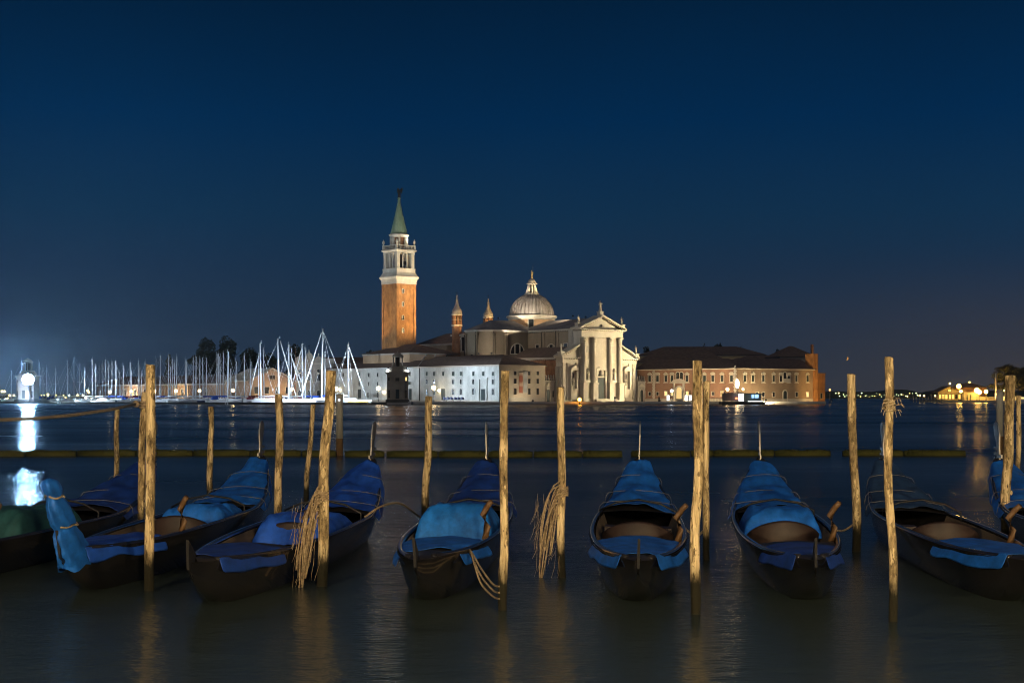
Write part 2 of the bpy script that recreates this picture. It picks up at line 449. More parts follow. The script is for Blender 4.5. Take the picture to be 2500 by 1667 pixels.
# far shores
def shore(name, px0, px1, D, h0, h1, seed, step=5):
    rnd = random.Random(seed); mb = MB(); pts = []
    x = px0
    while x <= px1:
        pts.append((gx(x, D), h0 + (h1-h0)*(noise.noise((x*.017, seed, 0))*.5+.5) + rnd.random()*(h1-h0)*.25)); x += step
    n = len(pts)
    vs = [(x, D, -2) for x, h in pts] + [(x, D, h) for x, h in pts] + [(x, D+60, h*1.05) for x, h in pts] + [(x, D+60, -2) for x, h in pts]
    fs = [(k*n+i, k*n+i+1, (k+1)*n+i+1, (k+1)*n+i) for k in range(3) for i in range(n-1)]
    mb.add(vs, fs)
    return tag(mb.build(name, M_LEAF), None, None, kind='structure')
shore('far_shore', 1900, 3900, 1500, 3, 9.5, 3.1)
shore('far_shore', -1500, 420, 1300, 2.0, 4.0, 7.7)

# ================================================================== STATUES
def statue_mb(h, arm=True, wings=False, cross=False):
    k = h/2.0; mb = MB()
    n = 10; prof = [(.30, 0), (.33, .12), (.27, .5), (.24, .85), (.21, 1.05), (.25, 1.3), (.27, 1.5), (.16, 1.62), (.08, 1.68), (.075, 1.72)]
    vs = []
    for i, (r, z) in enumerate(prof):
        ox = .06*math.sin(z*2.6)
        for j in range(n):
            a = 2*PI*j/n; rr = r*(1+.12*math.sin(3*a+z*3))
            vs.append(((ox + rr*math.cos(a))*k, rr*.75*math.sin(a)*k, z*k))
    fs = [(i*n+j, i*n+(j+1) % n, (i+1)*n+(j+1) % n, (i+1)*n+j) for i in range(len(prof)-1) for j in range(n)]
    mb.add(vs, fs, True)
    mb.ball((-.06*k, -.02*k, 1.84*k), .125*k, 8, 6, 1.2)
    if arm:
        mb.tube([(.22*k, 0, 1.5*k), (.40*k, -.1*k, 1.3*k), (.34*k, -.26*k, 1.45*k)], .065*k, 5)
        mb.tube([(-.25*k, 0, 1.5*k), (-.38*k, -.06*k, 1.15*k), (-.20*k, -.24*k, 1.0*k)], .065*k, 5)
    if wings:
        for sx in (-1, 1):
            mb.add([(sx*.1*k, .15*k, 1.5*k), (sx*.55*k, .35*k, 2.1*k), (sx*.62*k, .42*k, 1.5*k), (sx*.35*k, .35*k, .7*k),
                    (sx*.1*k, .22*k, 1.5*k), (sx*.55*k, .42*k, 2.1*k), (sx*.62*k, .49*k, 1.5*k), (sx*.35*k, .42*k, .7*k)],
                   [(0,1,2,3),(7,6,5,4),(0,4,5,1),(1,5,6,2),(2,6,7,3),(3,7,4,0)])
    if cross:
        mb.tube([(.36*k, -.2*k, .8*k), (.36*k, -.2*k, 3.1*k)], .035*k, 5)
        mb.tube([(.16*k, -.2*k, 2.7*k), (.56*k, -.2*k, 2.7*k)], .035*k, 5)
    return mb

# ================================================================== THE CHURCH
AL = R(40)
ch = Frame(gx(1466.5, 431), 431, AL)
church = thing('basilica', 'pale stone temple-fronted church with a lead dome, four giant columns and brick-plastered nave', 'church', (ch.X, ch.Y, ch.z), AL)
fb = MB()                                                     # front wall: centre block, wings, half pediments
fb.box(-8.4, 8.4, 0, 3.0, 0, 19.4)
fb.prism_y([(-15.3, 0), (-8.4, 0), (-8.4, 13.4), (-15.3, 13.4)], .55, 3.2)
fb.prism_y([(8.4, 0), (15.3, 0), (15.3, 13.4), (8.4, 13.4)], .55, 3.2)
fb.prism_y([(-15.3, 13.4), (-8.4, 13.4), (-8.4, 16.6)], .6, 3.2)
fb.prism_y([(8.4, 13.4), (15.3, 13.4), (8.4, 16.6)], .6, 3.2)
fb.prism_y([(-8.2, 21.9), (8.2, 21.9), (0, 25.4)], .1, 3.0)
fb.box(-8.7, 8.7, -.9, 2.9, 0, .9).box(-15.6, 15.6, .3, 3.1, 0, .8)
facade = fb.build('facade_wall', M_STONE, church)
# entablatures and raking cornices
e = MB()
e.box(-8.6, 8.6, -.75, 2.9, 19.4, 21.0); e.box(-8.8, 8.8, -.95, 2.95, 21.0, 21.35); e.box(-9.4, 9.4, -1.5, 3.0, 21.55, 21.95)
e.build('entablature', M_STONE, church)
d_ = MB(); d_.box(-.17, .17, -.22, .25, -.12, .12); dent = d_.mesh('dentil', M_STONE)
for i in range(23): link('dentil', dent, church, (-8.6 + 17.2*i/22, -1.12, 21.45))
def raking(name, xa, za, xb, zb, y0, y1, th, parent, m):
    L = math.hypot(xb-xa, zb-za); nx, nz = -(zb-za)/L*th, (xb-xa)/L*th
    if nz < 0: nx, nz = -nx, -nz
    return MB().prism_y([(xa, za), (xb, zb), (xb+nx, zb+nz), (xa+nx, za+nz)], y0, y1).build(name, m, parent)
raking('raking_cornice', -9.5, 21.96, 0, 25.75, -1.5, 3.2, .45, church, M_STONE)
raking('raking_cornice', 9.5, 21.96, 0, 25.75, -1.49, 3.19, .45, church, M_STONE)
for s in (-1, 1):
    for i in range(1, 12):
        t = i/12; link('dentil', dent, church, (s*9.0*(1-t), -1.0, 21.85 + 3.65*t))
window(church, 'F', .2, 22.6, .95, .95, 'round', M_STONE, M_PANE, .2, .09, 'oculus')
for s in (-1, 1):
    w_ = MB()
    x0, x1 = sorted((s*8.45, s*15.5))
    w_.box(x0, x1, .15, 3.1, 11.7, 12.7)
    x0, x1 = sorted((s*8.45, s*16.1)); w_.box(x0, x1, -.45, 3.2, 13.0, 13.4)
    w_.build('side_entablature', M_STONE, church)
    raking('side_raking_cornice', s*16.2, 13.41, s*8.45, 17.0, -.45, 3.3, .42, church, M_STONE)
    for i in range(8): link('dentil', dent, church, (s*(8.9+6.6*i/7), -.02, 12.86))
    for i in range(1, 8): link('dentil', dent, church, (s*(15.6-6.9*i/8), -.05, 13.35+3.2*i/8))
# bands of the small order between the columns
bd = MB()
for x0, x1 in ((-6.75, -4.15), (-2.65, 2.65), (4.15, 6.75)): bd.box(x0, x1, -.3, 0, 12.9, 13.35); bd.box(x0, x1, -.15, 0, 11.8, 12.7)
bd.build('frieze_band', M_STONE, church)
# four giant columns, each with pedestal and capital
colm = MB().lathe([(.95, 5.75), (.95, 6.0), (.78, 6.1), (.86, 6.3), (.74, 6.45), (.74, 9), (.72, 12), (.66, 15.5), (.62, 17.7), (.70, 17.75), (.70, 17.85), (.62, 17.9)], n=20).mesh('column', M_STONE)
capm = MB().lathe([(.62, 17.9), (.70, 18.2), (.80, 18.25), (.70, 18.5), (.82, 18.8), (.92, 18.85), (.80, 19.0), (1.0, 19.2)], n=12).frus(.98, .98, 19.18, .98, .98, 19.42).mesh('capital', M_STONE)
pedm = MB().box(-1.15, 1.15, -1.15, .9, 0, 1.0).box(-1.0, 1.0, -1.0, .9, 1.0, 5.2).box(-1.15, 1.15, -1.15, .9, 5.2, 5.76).mesh('pedestal', M_STONE)
for x in (-7.5, -3.4, 3.4, 7.5):
    c_ = link('column', colm, church, (x, -.55, 0)); link('capital', capm, c_); link('pedestal', pedm, c_)
# pilasters of the wings
pil = MB().box(-.55, .55, -.28, .1, .8, 10.6).box(-.68, .68, -.36, .1, .8, 1.5).mesh('pilaster', M_STONE)
pcap = MB().frus(.55, .30, 10.6, .75, .5, 11.72).mesh('capital', M_STONE)
for x in (-14.6, -12.9, 12.9, 14.6, -9.2, 9.2):
    c_ = link('pilaster', pil, church, (x, .55, 0)); link('capital', pcap, c_)
sp = MB().box(-.35, .0, -.55, .55, .8, 10.6).mesh('side_pilaster', M_STONE2)
for y in (1.1, 2.6): link('side_pilaster', sp, church, (-15.3, y, 0))
# aedicules on the wings
for s in (-1, 1):
    x = s*11.05
    a_ = MB(); a_.box(-1.35, -1.0, -.45, .55, 3.9, 9.4); a_.box(1.0, 1.35, -.45, .55, 3.9, 9.4)
    a_.box(-1.5, 1.5, -.6, .55, 9.4, 9.9); a_.prism_y([(-1.7, 9.9), (1.7, 9.9), (0, 11.0)], -.65, .55); a_.box(-1.45, 1.45, -.55, .55, 3.4, 3.9); a_.box(-1.3, 1.3, -.4, .55, .8, 3.4)
    ae = a_.build('aedicule', M_STONE, church, (x, 0, 0))
    n_ = MB().add([(-.55, .53, 5.4), (.55, .53, 5.4), (.55, .53, 8.2), (.3, .53, 8.75), (-.3, .53, 8.75), (-.55, .53, 8.2)], [(0, 1, 2, 3, 4, 5)]).build('niche', M_BARK_SHADE, ae)  # flat dark face stands for the shade of a recess
    statue_mb(2.3).build('bust_statue', M_STONE, ae, (0, .2, 5.0))
# niches with statues between the columns
for x in (-5.45, 5.45):
    nn = window(church, 'F', x, 6.6, 1.25, 3.6, 'arch', M_STONE, M_BARK_SHADE, .25, 0, 'niche')  # dark infill gives the niche its shade
    statue_mb(2.9).build('niche_statue', M_STONE, nn, (0, -.35, .2))
    MB().box(-1.0, 1.0, -.6, 0, -.75, -.1).build('niche_ledge', M_STONE, nn)
    MB().box(-.7, .7, -.07, 0, 8.2, 10.2).build('relief_panel', M_STONE2, nn)
# portal
pt = MB(); pt.box(-2.2, -1.55, -.5, 0, .9, 9.6); pt.box(1.55, 2.2, -.5, 0, .9, 9.6); pt.box(-2.3, 2.3, -.6, 0, 9.6, 10.1)
pt.ring(grow(outline('arch', 3.1, 10.2), .45), outline('arch', 3.1, 10.2), -.35, 0.0)
portal = pt.build('portal', M_STONE, church)
MB().add([(-1.3, -.06, .9), (1.3, -.06, .9), (1.3, -.06, 7.3), (-1.3, -.06, 7.3)], [(0, 1, 2, 3)]).build('door', M_DOORD, portal)
MB().box(-1.55, 1.55, -.3, 0, 7.3, 7.75).build('lintel', M_STONE, portal)
MB().lathe([(.9, 7.8), (1.0, 8.2), (.6, 8.6), (.7, 9.0), (.35, 9.6), (.3, 10.0)], 0, -.1, 10).build('carved_bust', M_STONE2, portal)
MB().ring(outline('rect', 4.9, 5.6), grow(outline('rect', 4.9, 5.6), -.3), -.14, 0).build('blank_panel', M_STONE, church, (0, 0, 13.2))
st_ = MB()
for i in range(5): st_.box(-4.2-.35*i, 4.2+.35*i, -2.2-.4*(i+1), -2.2-.4*i if i else -.9, 0, .85-.17*i)
st_.build('front_steps', M_STONE, church)
# roof statues
for x, y, z, h, ph in ((0, .2, 26.0, 3.4, 1.3), (-9.0, .2, 22.3, 2.5, 1.2), (9.0, .2, 22.3, 2.5, 1.2), (-15.6, .6, 13.7, 2.5, 1.1), (15.6, .6, 13.7, 2.5, 1.1)):
    pd = MB().box(-.7, .7, -.7, .7, 0, ph).box(-.85, .85, -.85, .85, ph, ph+.2).build('statue_pedestal', M_STONE, church, (x, y, z-.1))
    statue_mb(h).build('statue', M_STONE, pd, (0, 0, ph+.18))

# nave, transepts with polygonal apses, choir
EV, RD, YC = 21.7, 25.2, 32.0
nb = MB()
nb.box(-8, 8, 3.0, 24.5, 0, EV)
nave = nb.build('nave_wall', M_NAVE, church)
tw = MB(); hw = 7.5
def apse(s):
    pts = [(s*8, YC-hw), (s*17, YC-hw)]
    for a in (30, 70, 110, 150): pts.append((s*(17+hw*1.08*math.sin(R(a))), YC - hw*math.cos(R(a))))
    pts += [(s*17, YC+hw), (s*8, YC+hw)]
    return pts
for s in (-1, 1):
    pts = apse(s)
    tw = MB().prism_z(pts if s > 0 else list(reversed(pts)), 0, EV)
    tr = tw.build('transept_wall', M_NAVE, church)
    rr = MB(); big = [(x + (.6*s if abs(x) > 9 else 0), YC + (y-YC)*1.07) for x, y in pts]
    n = len(big)
    vs = [(x, y, EV+.42) for x, y in big] + [(0, YC, RD+.3), (s*17, YC, RD+.3)]
    fs = [(0, 1, n+1, n)] + [(i, i+1, n+1) for i in range(1, n-2)] + [(n-2, n-1, n, n+1)]
    rr.add(vs, fs).build('transept_roof', M_LEADROOF, tr)
    co = MB().prism_z(big if s > 0 else list(reversed(big)), EV-.15, EV+.4).build('cornice', M_STONE2, tr)
    if s < 0:
        for q in range(1, len(pts)-2):     # pilasters on the corners of the apse
            x, y = pts[q]
            dx, dy = x+12, y-YC; L = math.hypot(dx, dy)
            MB().box(-.45, .45, -.45, .45, 11, 20.2).frus(.45, .45, 20.2, .7, .7, 21.0).build('pilaster', M_NAVE if q else M_STONE2, tr, (x+dx/L*.02, y+dy/L*.02, 0), math.atan2(dy, dx))
            MB().tube([(x+dx/L*.62, y+dy/L*.62, 11), (x+dx/L*.62, y+dy/L*.62, EV-.2)], .09, 5).build('downpipe', M_IRON, tr)
        window(tr, 'F', -12.4, 14.9, 5.4, 3.0, 'lunette', M_STONE, M_PANE, .3, YC-hw)
cb = MB().box(-9, 9, 39.5, 62, 0, EV); choir = cb.build('choir_wall', M_NAVE, church)
hip_roof(MB(), -9, 9, 38, 62, EV+.4, RD, .5, False, True, 'y').build('choir_roof', M_LEADROOF, choir)
MB().box(-9.45, 9.45, 39.6, 62.4, EV-.2, EV+.38).build('cornice', M_STONE, choir)
y_, z_ = ch.left(1125, 857, -9)
window(choir, 'L', y_-1.2, z_, 5.0, 4.6, 'lunette', M_STONE, M_PANE, .35, -9)
# the monks' choir further back
mk = MB().box(-7, 7, 62.5, 84, 0, 19.0).build('rear_choir_wall', M_NAVE, church)
hip_roof(MB(), -7, 7, 62.4, 84, 19.5, 23.2, .7, False, True, 'y').build('rear_choir_roof', M_ROOF, mk)
MB().box(-7.4, 7.4, 62.6, 84.4, 18.8, 19.48).build('cornice', M_STONE2, mk)
# nave roof, cornice and details
nr = MB().add([(-8.6, 3.1, EV+.42), (-8.6, 26, EV+.42), (0, 3.1, RD+.3), (0, 30, RD+.3), (8.6, 3.1, EV+.42), (8.6, 26, EV+.42)],
              [(0, 2, 3, 1), (2, 4, 5, 3), (0, 4, 2)]).build('nave_roof', M_LEADROOF, nave)
for s in (-1, 1):
    x0, x1 = sorted((s*8.0, s*8.55)); MB().box(x0, x1, 3.0, 24.4, EV-.1, EV+.4).build('cornice', M_STONE2, nave)
cd = MB().box(-.2, .15, -.13, .13, -.15, .12).mesh('corbel', M_STONE2)
for i in range(26): link('corbel', cd, nave, (-8.18, 3.6+20.4*i/25, EV-.22))
for px, py, w, h, stl in ((1312, 835, 1.5, 2.7, 'rect'), (1346, 838, 4.8, 2.9, 'lunette'), (1381, 833, 1.5, 2.7, 'rect')):
    y, z = ch.left(px, py, -8); z = 14.6 if stl == 'lunette' else 14.9
    window(nave, 'L', y, z, w, h, stl, M_STONE, M_PANE, .28, -8)
for px in (1328, 1362, 1397):
    y, z = ch.left(px, 820, -8)
    MB().box(-8.18, -7.9, y-.42, y+.42, 13.5, 20.3).box(-8.35, -7.9, y-.62, y+.62, 20.3, 21.0).build('pilaster', M_NAVE, nave)
    MB().tube([(-8.35, y+.75, 13.6), (-8.35, y+.75, EV-.1)], .08, 5).build('downpipe', M_IRON, nave)
MB().box(-8.5, -7.6, 3.3, 5.2, 13.5, EV+.2).build('front_pier', M_STONE2, nave)
# aisles
for s in (-1, 1):
    x0, x1 = sorted((s*8.05, s*15.2))
    al = MB().box(x0, x1, 3.25, 24.3, 0, 12.9).build('aisle_wall', M_BRICKD, church)
    MB().add([(s*15.9, 3.2, 13.35), (s*15.9, 25.0, 13.35), (s*8.02, 25.0, 16.7), (s*8.02, 3.2, 16.7), (s*8.02, 3.2, 13.35), (s*8.02, 25.0, 13.35)],
             [(0, 3, 2, 1), (0, 4, 3), (1, 2, 5), (0, 1, 5, 4)]).build('aisle_roof', M_ROOF, al)
    x0, x1 = sorted((s*15.25, s*15.8)); MB().box(x0, x1, 3.3, 24.9, 12.7, 13.3).build('cornice', M_STONE2, al)
    if s < 0:
        for i in range(24): link('corbel', cd, al, (-15.35, 3.7+20.8*i/23, 12.55))
        for y in (8.5, 14.5, 20.5): MB().box(-15.4, -15.15, y-.5, y+.5, 0, 12.6).build('pilaster', M_BRICKD, al)
        window(al, 'L', 11.5, 9.7, 1.0, 1.5, 'rect', M_BRICKD, M_PANE, .15, -15.2)

# dome
dm = MB().lathe([(7.35, 20.0), (7.35, 26.1)], 0, YC, 40).build('drum', M_DRUM, church)
MB().lathe([(7.35, 26.0), (7.6, 26.2), (7.6, 26.5), (8.1, 26.75), (8.2, 27.1), (8.0, 27.35), (7.0, 27.4)], 0, YC, 48).build('drum_cornice', M_STONE, dm)
db = MB().box(-.12, .12, -.2, .1, -.14, .14).mesh('dentil', M_STONE)
for i in range(60):
    a = 2*PI*i/60; link('dentil', db, dm, (7.72*math.cos(a), YC+7.72*math.sin(a), 26.62), a+PI/2)
window(dm, 'F', -5.0, 23.0, 1.6, 3.0, 'rect', M_STONE, M_PANE, .25, YC-5.45).rotation_euler = (0, 0, R(-42))
prof = [(7.0*math.cos(t), 27.4+6.95*math.sin(t)) for t in [R(x) for x in range(0, 73, 6)]]
dome = MB().lathe(prof, 0, YC, 64).build('dome_shell', M_LEAD, church)
ribm = MB()
tp = [(7.05*math.cos(R(x)), 0, 27.4+7.0*math.sin(R(x))) for x in range(0, 73, 6)]
ribm.tube(tp, .17, 5); rmesh = ribm.mesh('rib', M_LEAD)
for i in range(36): link('rib', rmesh, dome, (0, YC, 0), 2*PI*i/36)
lt = MB().lathe([(2.5, 33.8), (2.5, 34.1), (2.3, 34.2), (2.3, 34.6), (2.0, 34.65)], 0, YC, 16).build('lantern_base', M_STONE, dome)
MB().lathe([(.95, 34.3), (.95, 37.4)], 0, YC, 12).build('lantern_core', M_BARK_SHADE, dome)
fin = MB().add([(2.1, -.16, 34.6), (2.1, .16, 34.6), (.9, .16, 34.6), (.9, -.16, 34.6), (1.7, -.16, 35.6), (1.7, .16, 35.6), (1.25, -.16, 37.4), (1.25, .16, 37.4), (.9, .16, 37.4), (.9, -.16, 37.4)],
               [(0,1,5,4),(4,5,7,6),(6,7,8,9),(0,4,6,9,3),(1,2,8,7,5)]).mesh('lantern_fin', M_STONE)
for i in range(8): link('lantern_fin', fin, dome, (0, YC, 0), 2*PI*i/8 + .2)
MB().lathe([(1.3, 37.3), (1.75, 37.6), (1.75, 37.8), (1.35, 37.85), (1.35, 38.1), (1.15, 38.7), (.7, 39.15), (.25, 39.3), (.25, 39.5)], 0, YC, 16).build('lantern_cap', M_LEAD, dome)
statue_mb(2.5, cross=True).build('dome_statue', mat('statue_gilt', (.55, .43, .20), .5, metal=.3), dome, (0, YC, 39.45), R(30))

# small bell turrets behind the transept
def turret(x, y, z0):
    t = MB().lathe([(1.65, 14), (1.65, z0)], x, y, 8, False, phase=PI/8).build('turret_shaft', M_BRICKD, church)
    MB().lathe([(1.65, z0), (1.95, z0+.15), (1.95, z0+.45), (1.65, z0+.5)], x, y, 8, False, phase=PI/8).build('string_course', M_STONE, t)
    for i in range(8):
        a = 2*PI*i/8 + PI/8
        MB().box(-.35, .35, -.35, .35, z0+.5, z0+3.6).build('turret_pier', M_BRICKD, t, (x+1.35*math.cos(a), y+1.35*math.sin(a), 0), a)
    MB().lathe([(.8, z0+.4), (.8, z0+3.6)], x, y, 8, False).build('turret_core', M_BARK_SHADE, t)
    MB().lathe([(1.45, z0+2.0), (1.75, z0+2.05), (1.75, z0+2.3), (1.45, z0+2.35)], x, y, 8, False, phase=PI/8).build('turret_band', M_STONE, t)
    MB().lathe([(1.7, z0+3.5), (2.0, z0+3.8), (2.0, z0+4.05), (1.6, z0+4.1)], x, y, 8, False, phase=PI/8).build('turret_cornice', M_STONE, t)
    MB().lathe([(1.6, z0+4.1), (1.72, z0+4.8), (1.6, z0+5.3), (1.2, z0+5.9), (.8, z0+6.6), (.5, z0+7.6), (.38, z0+8.6), (.42, z0+8.7), (.42, z0+8.9), (.25, z0+9.0), (.18, z0+9.8), (.28, z0+10.1), (.1, z0+10.4)], x, y, 16).build('onion_cupola', M_LEAD, t)
    MB().tube([(x, y, z0+10.3), (x, y, z0+11.6)], .06, 5).tube([(x-.35, y, z0+11.2), (x+.35, y, z0+11.2)], .06, 5).build('finial_cross', M_IRON, t)
def turret_at(px, side):
    xo = -9.2 if side < 0 else 9.2
    y, _ = ch.left(px, 800, xo)
    return xo, y
zt = 2.4+(967-797)/F*471-.7
x, y = turret_at(1115.5, -1); turret(x, y, zt)
x, y = turret_at(1192, 1); turret(x, y, zt)

# ================================================================== THE BELL TOWER
TX, TY = gx(974, 470), 470.0
bt = thing('bell_tower', 'tall square brick bell tower with white belfry and green copper spire', 'bell tower', (TX, TY, .7), R(42))
a = 3.98
sh = MB().box(-a, a, -a, a, 0, 38.5)
for sx in (-1, 1):
    for (c0, c1) in ((.0, .95),):
        xx = sorted((sx*a-sx*.0, sx*(a-.95)))
        sh.box(xx[0], xx[1], -a-.14, -a+.02, 0, 37.6); sh.box(-a-.14, -a+.02, xx[0], xx[1], 0, 37.6)
sh.box(-a, a, -a-.14, -a+.02, 36.9, 38.5); sh.box(-a-.14, -a+.02, -a, a, 36.9, 38.5)
shaft = sh.build('shaft', M_BRICK, bt)
for py in (710, 742, 775, 806):
    z = wz(py, 466.5)-.7-.75
    window(shaft, 'F', -1.4, z, .55, 1.35, 'arch', M_STONE, M_PANE, .2, -a, 'window')
cn = MB().frus(a+.2, a+.2, 38.5, a+.2, a+.2, 38.9).frus(a+.1, a+.1, 38.9, a+.3, a+.3, 40.1).frus(a+.4, a+.4, 40.1, a+.75, a+.75, 40.7).frus(a+.75, a+.75, 40.7, a+.75, a+.75, 41.0)
cn.frus(a+.5, a+.5, 41.0, a-.1, a-.1, 42.3).frus(a-.15, a-.15, 42.3, a-.15, a-.15, 43.4).frus(a, a, 43.4, a, a, 43.65)
corn = cn.build('main_cornice', M_STONE, bt)
h = 3.62
pier = MB().box(-.62, .62, -.62, .62, 43.6, 48.3).box(-.7, .7, -.7, .7, 48.3, 48.7).mesh('belfry_pier', M_STONE)
for sx in (-1, 1):
    for sy in (-1, 1): link('belfry_pier', pier, bt, (sx*(h-.62), sy*(h-.62), 0))
colb = MB().lathe([(.32, 43.6), (.32, 43.9), (.25, 44.0), (.22, 47.9), (.34, 48.3), (.34, 48.7)], n=10).mesh('belfry_column', M_STONE)
for k in (-.85, .85):
    for s in (-1, 1):
        link('belfry_column', colb, bt, (k, s*(h-.45), 0)); link('belfry_column', colb, bt, (s*(h-.45), k, 0))
bl = MB().box(-1.1, 1.1, -1.1, 1.1, 43.4, 48.6).build('belfry_shade_core', mat('belfry_shade', (.014, .011, .009), .95), bt)  # near-black box standing for the shade inside the open belfry
for k, s in ((-1.7, -1), (1.0, -1)):
    MB().lathe([(.55, 45.0), (.5, 45.15), (.38, 45.8), (.2, 46.15), (.05, 46.2)], k, -1.9, 12).build('bell', M_BRONZE, bt)
en = MB().frus(h+.05, h+.05, 48.68, h+.05, h+.05, 49.1).frus(h+.1, h+.1, 49.1, h+.6, h+.6, 49.5).frus(h+.6, h+.6, 49.5, h+.6, h+.6, 49.8)
en.build('belfry_cornice', M_STONE, bt)
ba = MB()
for s in (-1, 1):
    ba.box(-h, h, s*h-.14, s*h+.14, 51.1, 51.35); ba.box(-h, h, s*h-.14, s*h+.14, 49.8, 50.05)
    ba.box(s*h-.14, s*h+.14, -h+.15, h-.15, 51.1, 51.34); ba.box(s*h-.14, s*h+.14, -h+.15, h-.15, 49.8, 50.04)
bal = ba.build('balustrade', M_STONE, bt)
balm = MB().lathe([(.1, 50.0), (.17, 50.3), (.08, 50.7), (.12, 51.1)], n=6).mesh('baluster', M_STONE)
for i in range(13):
    for s in (-1, 1):
        k = -h+.3+(2*h-.6)*i/12
        link('baluster', balm, bal, (k, s*h, 0)); link('baluster', balm, bal, (s*h, k, 0))
MB().box(-h+.3, h-.3, -h+.3, h-.3, 49.7, 50.0).build('terrace', M_STONE2, bt)
urn = MB().box(-.3, .3, -.3, .3, 49.8, 51.5).lathe([(.15, 51.5), (.2, 51.7), (.48, 52.2), (.45, 52.6), (.2, 52.9), (.12, 53.2), (.02, 53.4)], n=10).mesh('urn', M_STONE)
for sx in (-1, 1):
    for sy in (-1, 1): link('urn', urn, bt, (sx*h, sy*h, 0))
MB().lathe([(2.25, 49.9), (2.25, 54.5)], 0, 0, 16).build('drum_core', M_BRICKD, bt)
dcol = MB().box(-.28, .28, -.3, .3, 50.0, 54.4).mesh('drum_column', M_STONE)
for i in range(8):
    an = 2*PI*i/8+.2; link('drum_column', dcol, bt, (2.75*math.cos(an), 2.75*math.sin(an), 0), an)
MB().lathe([(3.0, 54.0), (3.05, 54.4), (3.4, 54.7), (3.4, 55.0), (2.9, 55.1)], 0, 0, 24).build('drum_cornice', M_STONE, bt)
sr = MB().lathe([(2.95, 55.05), (2.5, 56.8), (1.35, 61.5), (.42, 65.9), (.42, 66.0)], 0, 0, 16, False).build('spire', M_COPPER, bt)
MB().lathe([(.42, 66.0), (.6, 66.15), (.3, 66.4), (.55, 66.8), (.5, 67.1), (.2, 67.4)], 0, 0, 12).build('spire_ball', M_COPPER, bt)
statue_mb(3.2, wings=True).build('angel_statue', M_BRONZE, bt, (0, 0, 67.3), R(-60))

# ================================================================== THE WHITE QUAYSIDE BUILDING
wf = Frame(gx(1219, 405), 405, AL)
wbld = thing('quayside_building', 'long white plastered quayside building with three rows of small windows and tiled roof', 'building', (wf.X, wf.Y, wf.z), AL)
LEN, DEP, EH = 92., 17.4, 10.4
MB().box(0.02, DEP, 0.02, LEN, 0, EH).build('wall', M_BEIGE, wbld)
# the side towards the marina carries its own pale render
MB().box(-.06, .06, .0, 37.9, .5, EH).box(-.05, .06, 38.1, LEN, .5, EH).build('marina_side_render', M_WHITE, wbld)
MB().box(-.16, .1, -.05, LEN, 0, .55).box(-.1, DEP, -.1, .1, 0, 1.3).build('plinth', M_STONE2, wbld)
rf = hip_roof(MB(), 0, DEP, 0, 41, EH+.3, 13.9, .55, True, False, 'y').build('roof', M_ROOF, wbld)
hip_roof(MB(), -.4, DEP-1, 41.6, LEN, EH+.28, 13.0, .5, False, True, 'y').build('roof', M_ROOF, wbld)
MB().add([(-.5, 38.2, EH+.45), (-.5, 38.55, EH+.45), (8.5, 46.8, 14.2), (8.5, 47.2, 14.2), (-.5, 38.2, EH+.25), (-.5, 38.55, EH+.25), (8.5, 46.8, 13.9), (8.5, 47.2, 13.9)],
         [(0,2,3,1),(4,5,7,6),(0,1,5,4),(0,4,6,2),(1,3,7,5)]).build('roof_seam', M_LEAD, wbld)
MB().box(-.45, DEP+.4, -.45, 41, EH-.1, EH+.28).build('eaves_cornice', M_BEIGE, wbld)
MB().box(-.42, .3, 41.1, LEN+.3, EH-.08, EH+.27).build('eaves_cornice', M_WHITE, wbld)
MB().box(-.14, .05, .5, 37.5, 7.05, 7.3).build('string_course', M_WHITE, wbld)
MB().box(.5, DEP-.5, -.1, .05, 7.05, 7.3).build('string_course', M_BEIGE, wbld)
MB().tube([(-.3, 37.95, .3), (-.3, 37.95, EH)], .11, 6).build('downpipe', M_IRON, wbld)
def p4(zx, zy): return 900+.1956*zx, 760+.1956*zy
def p2(zx, zy): return 560+.187*zx, 780+.187*zy
def wall_win(zx, z0, z1, wz_, style='rect', conv=p4, pm=M_PANE, fm=M_WHITE, name='window', fw=.22):
    px, pb = conv(zx, z1); _, ptop = conv(zx, z0)
    y, zb = wf.left(px, pb, 0); _, zt_ = wf.left(px, ptop, 0)
    dpx = wz_*(.1956 if conv is p4 else .187)
    w = dpx/F*wf.depth(0, y)/abs(math.sin(AL))
    return window(wbld, 'L', y, zb, max(.7, w), zt_-zb, style, fm, pm, fw, -.06, name)
for zx in (730, 820, 935, 1057, 1155, 1312, 1434, 1556): wall_win(zx, 755, 805, 27, pm=M_SHUT)
for zx in (730, 820, 1057, 1155, 1312, 1556): wall_win(zx, 848, 908, 22, 'arch', fw=.3)
for zx in (730, 820, 1057, 1155, 1312, 1556): wall_win(zx, 965, 1040, 27, 'arch', fw=.3)
wall_win(935, 965, 1112, 50, pm=M_DOORD, name='door', fw=.3)
dd = wall_win(1434, 968, 1115, 58, pm=M_DOORD, name='portal_door', fw=.35)
MB().box(-2.2, 2.2, -.5, 0, 6.2, 6.6).box(-1.9, -1.5, -.35, 0, 0, 6.2).box(1.5, 1.9, -.35, 0, 0, 6.2).build('portal_hood', M_WHITE, dd)
wall_win(515, 757, 805, 22, pm=M_SHUT); wall_win(515, 878, 915, 32, pm=M_SHUT); wall_win(524, 965, 1112, 42, pm=M_DOORD, name='door', fw=.1)
for zx in (1490, 1705, 1820, 1940): wall_win(zx, 698, 748, 22, conv=p2)
for zx in (1700, 1820, 1940): wall_win(zx, 816, 868, 20, conv=p2)
for zx in (1815, 1940): wall_win(zx, 955, 1020, 24, conv=p2)
wall_win(1705, 908, 1026, 52, conv=p2, pm=M_DOORD, name='door', fw=.3)
wall_win(1388, 705, 755, 26, conv=p2, pm=E_WIN)
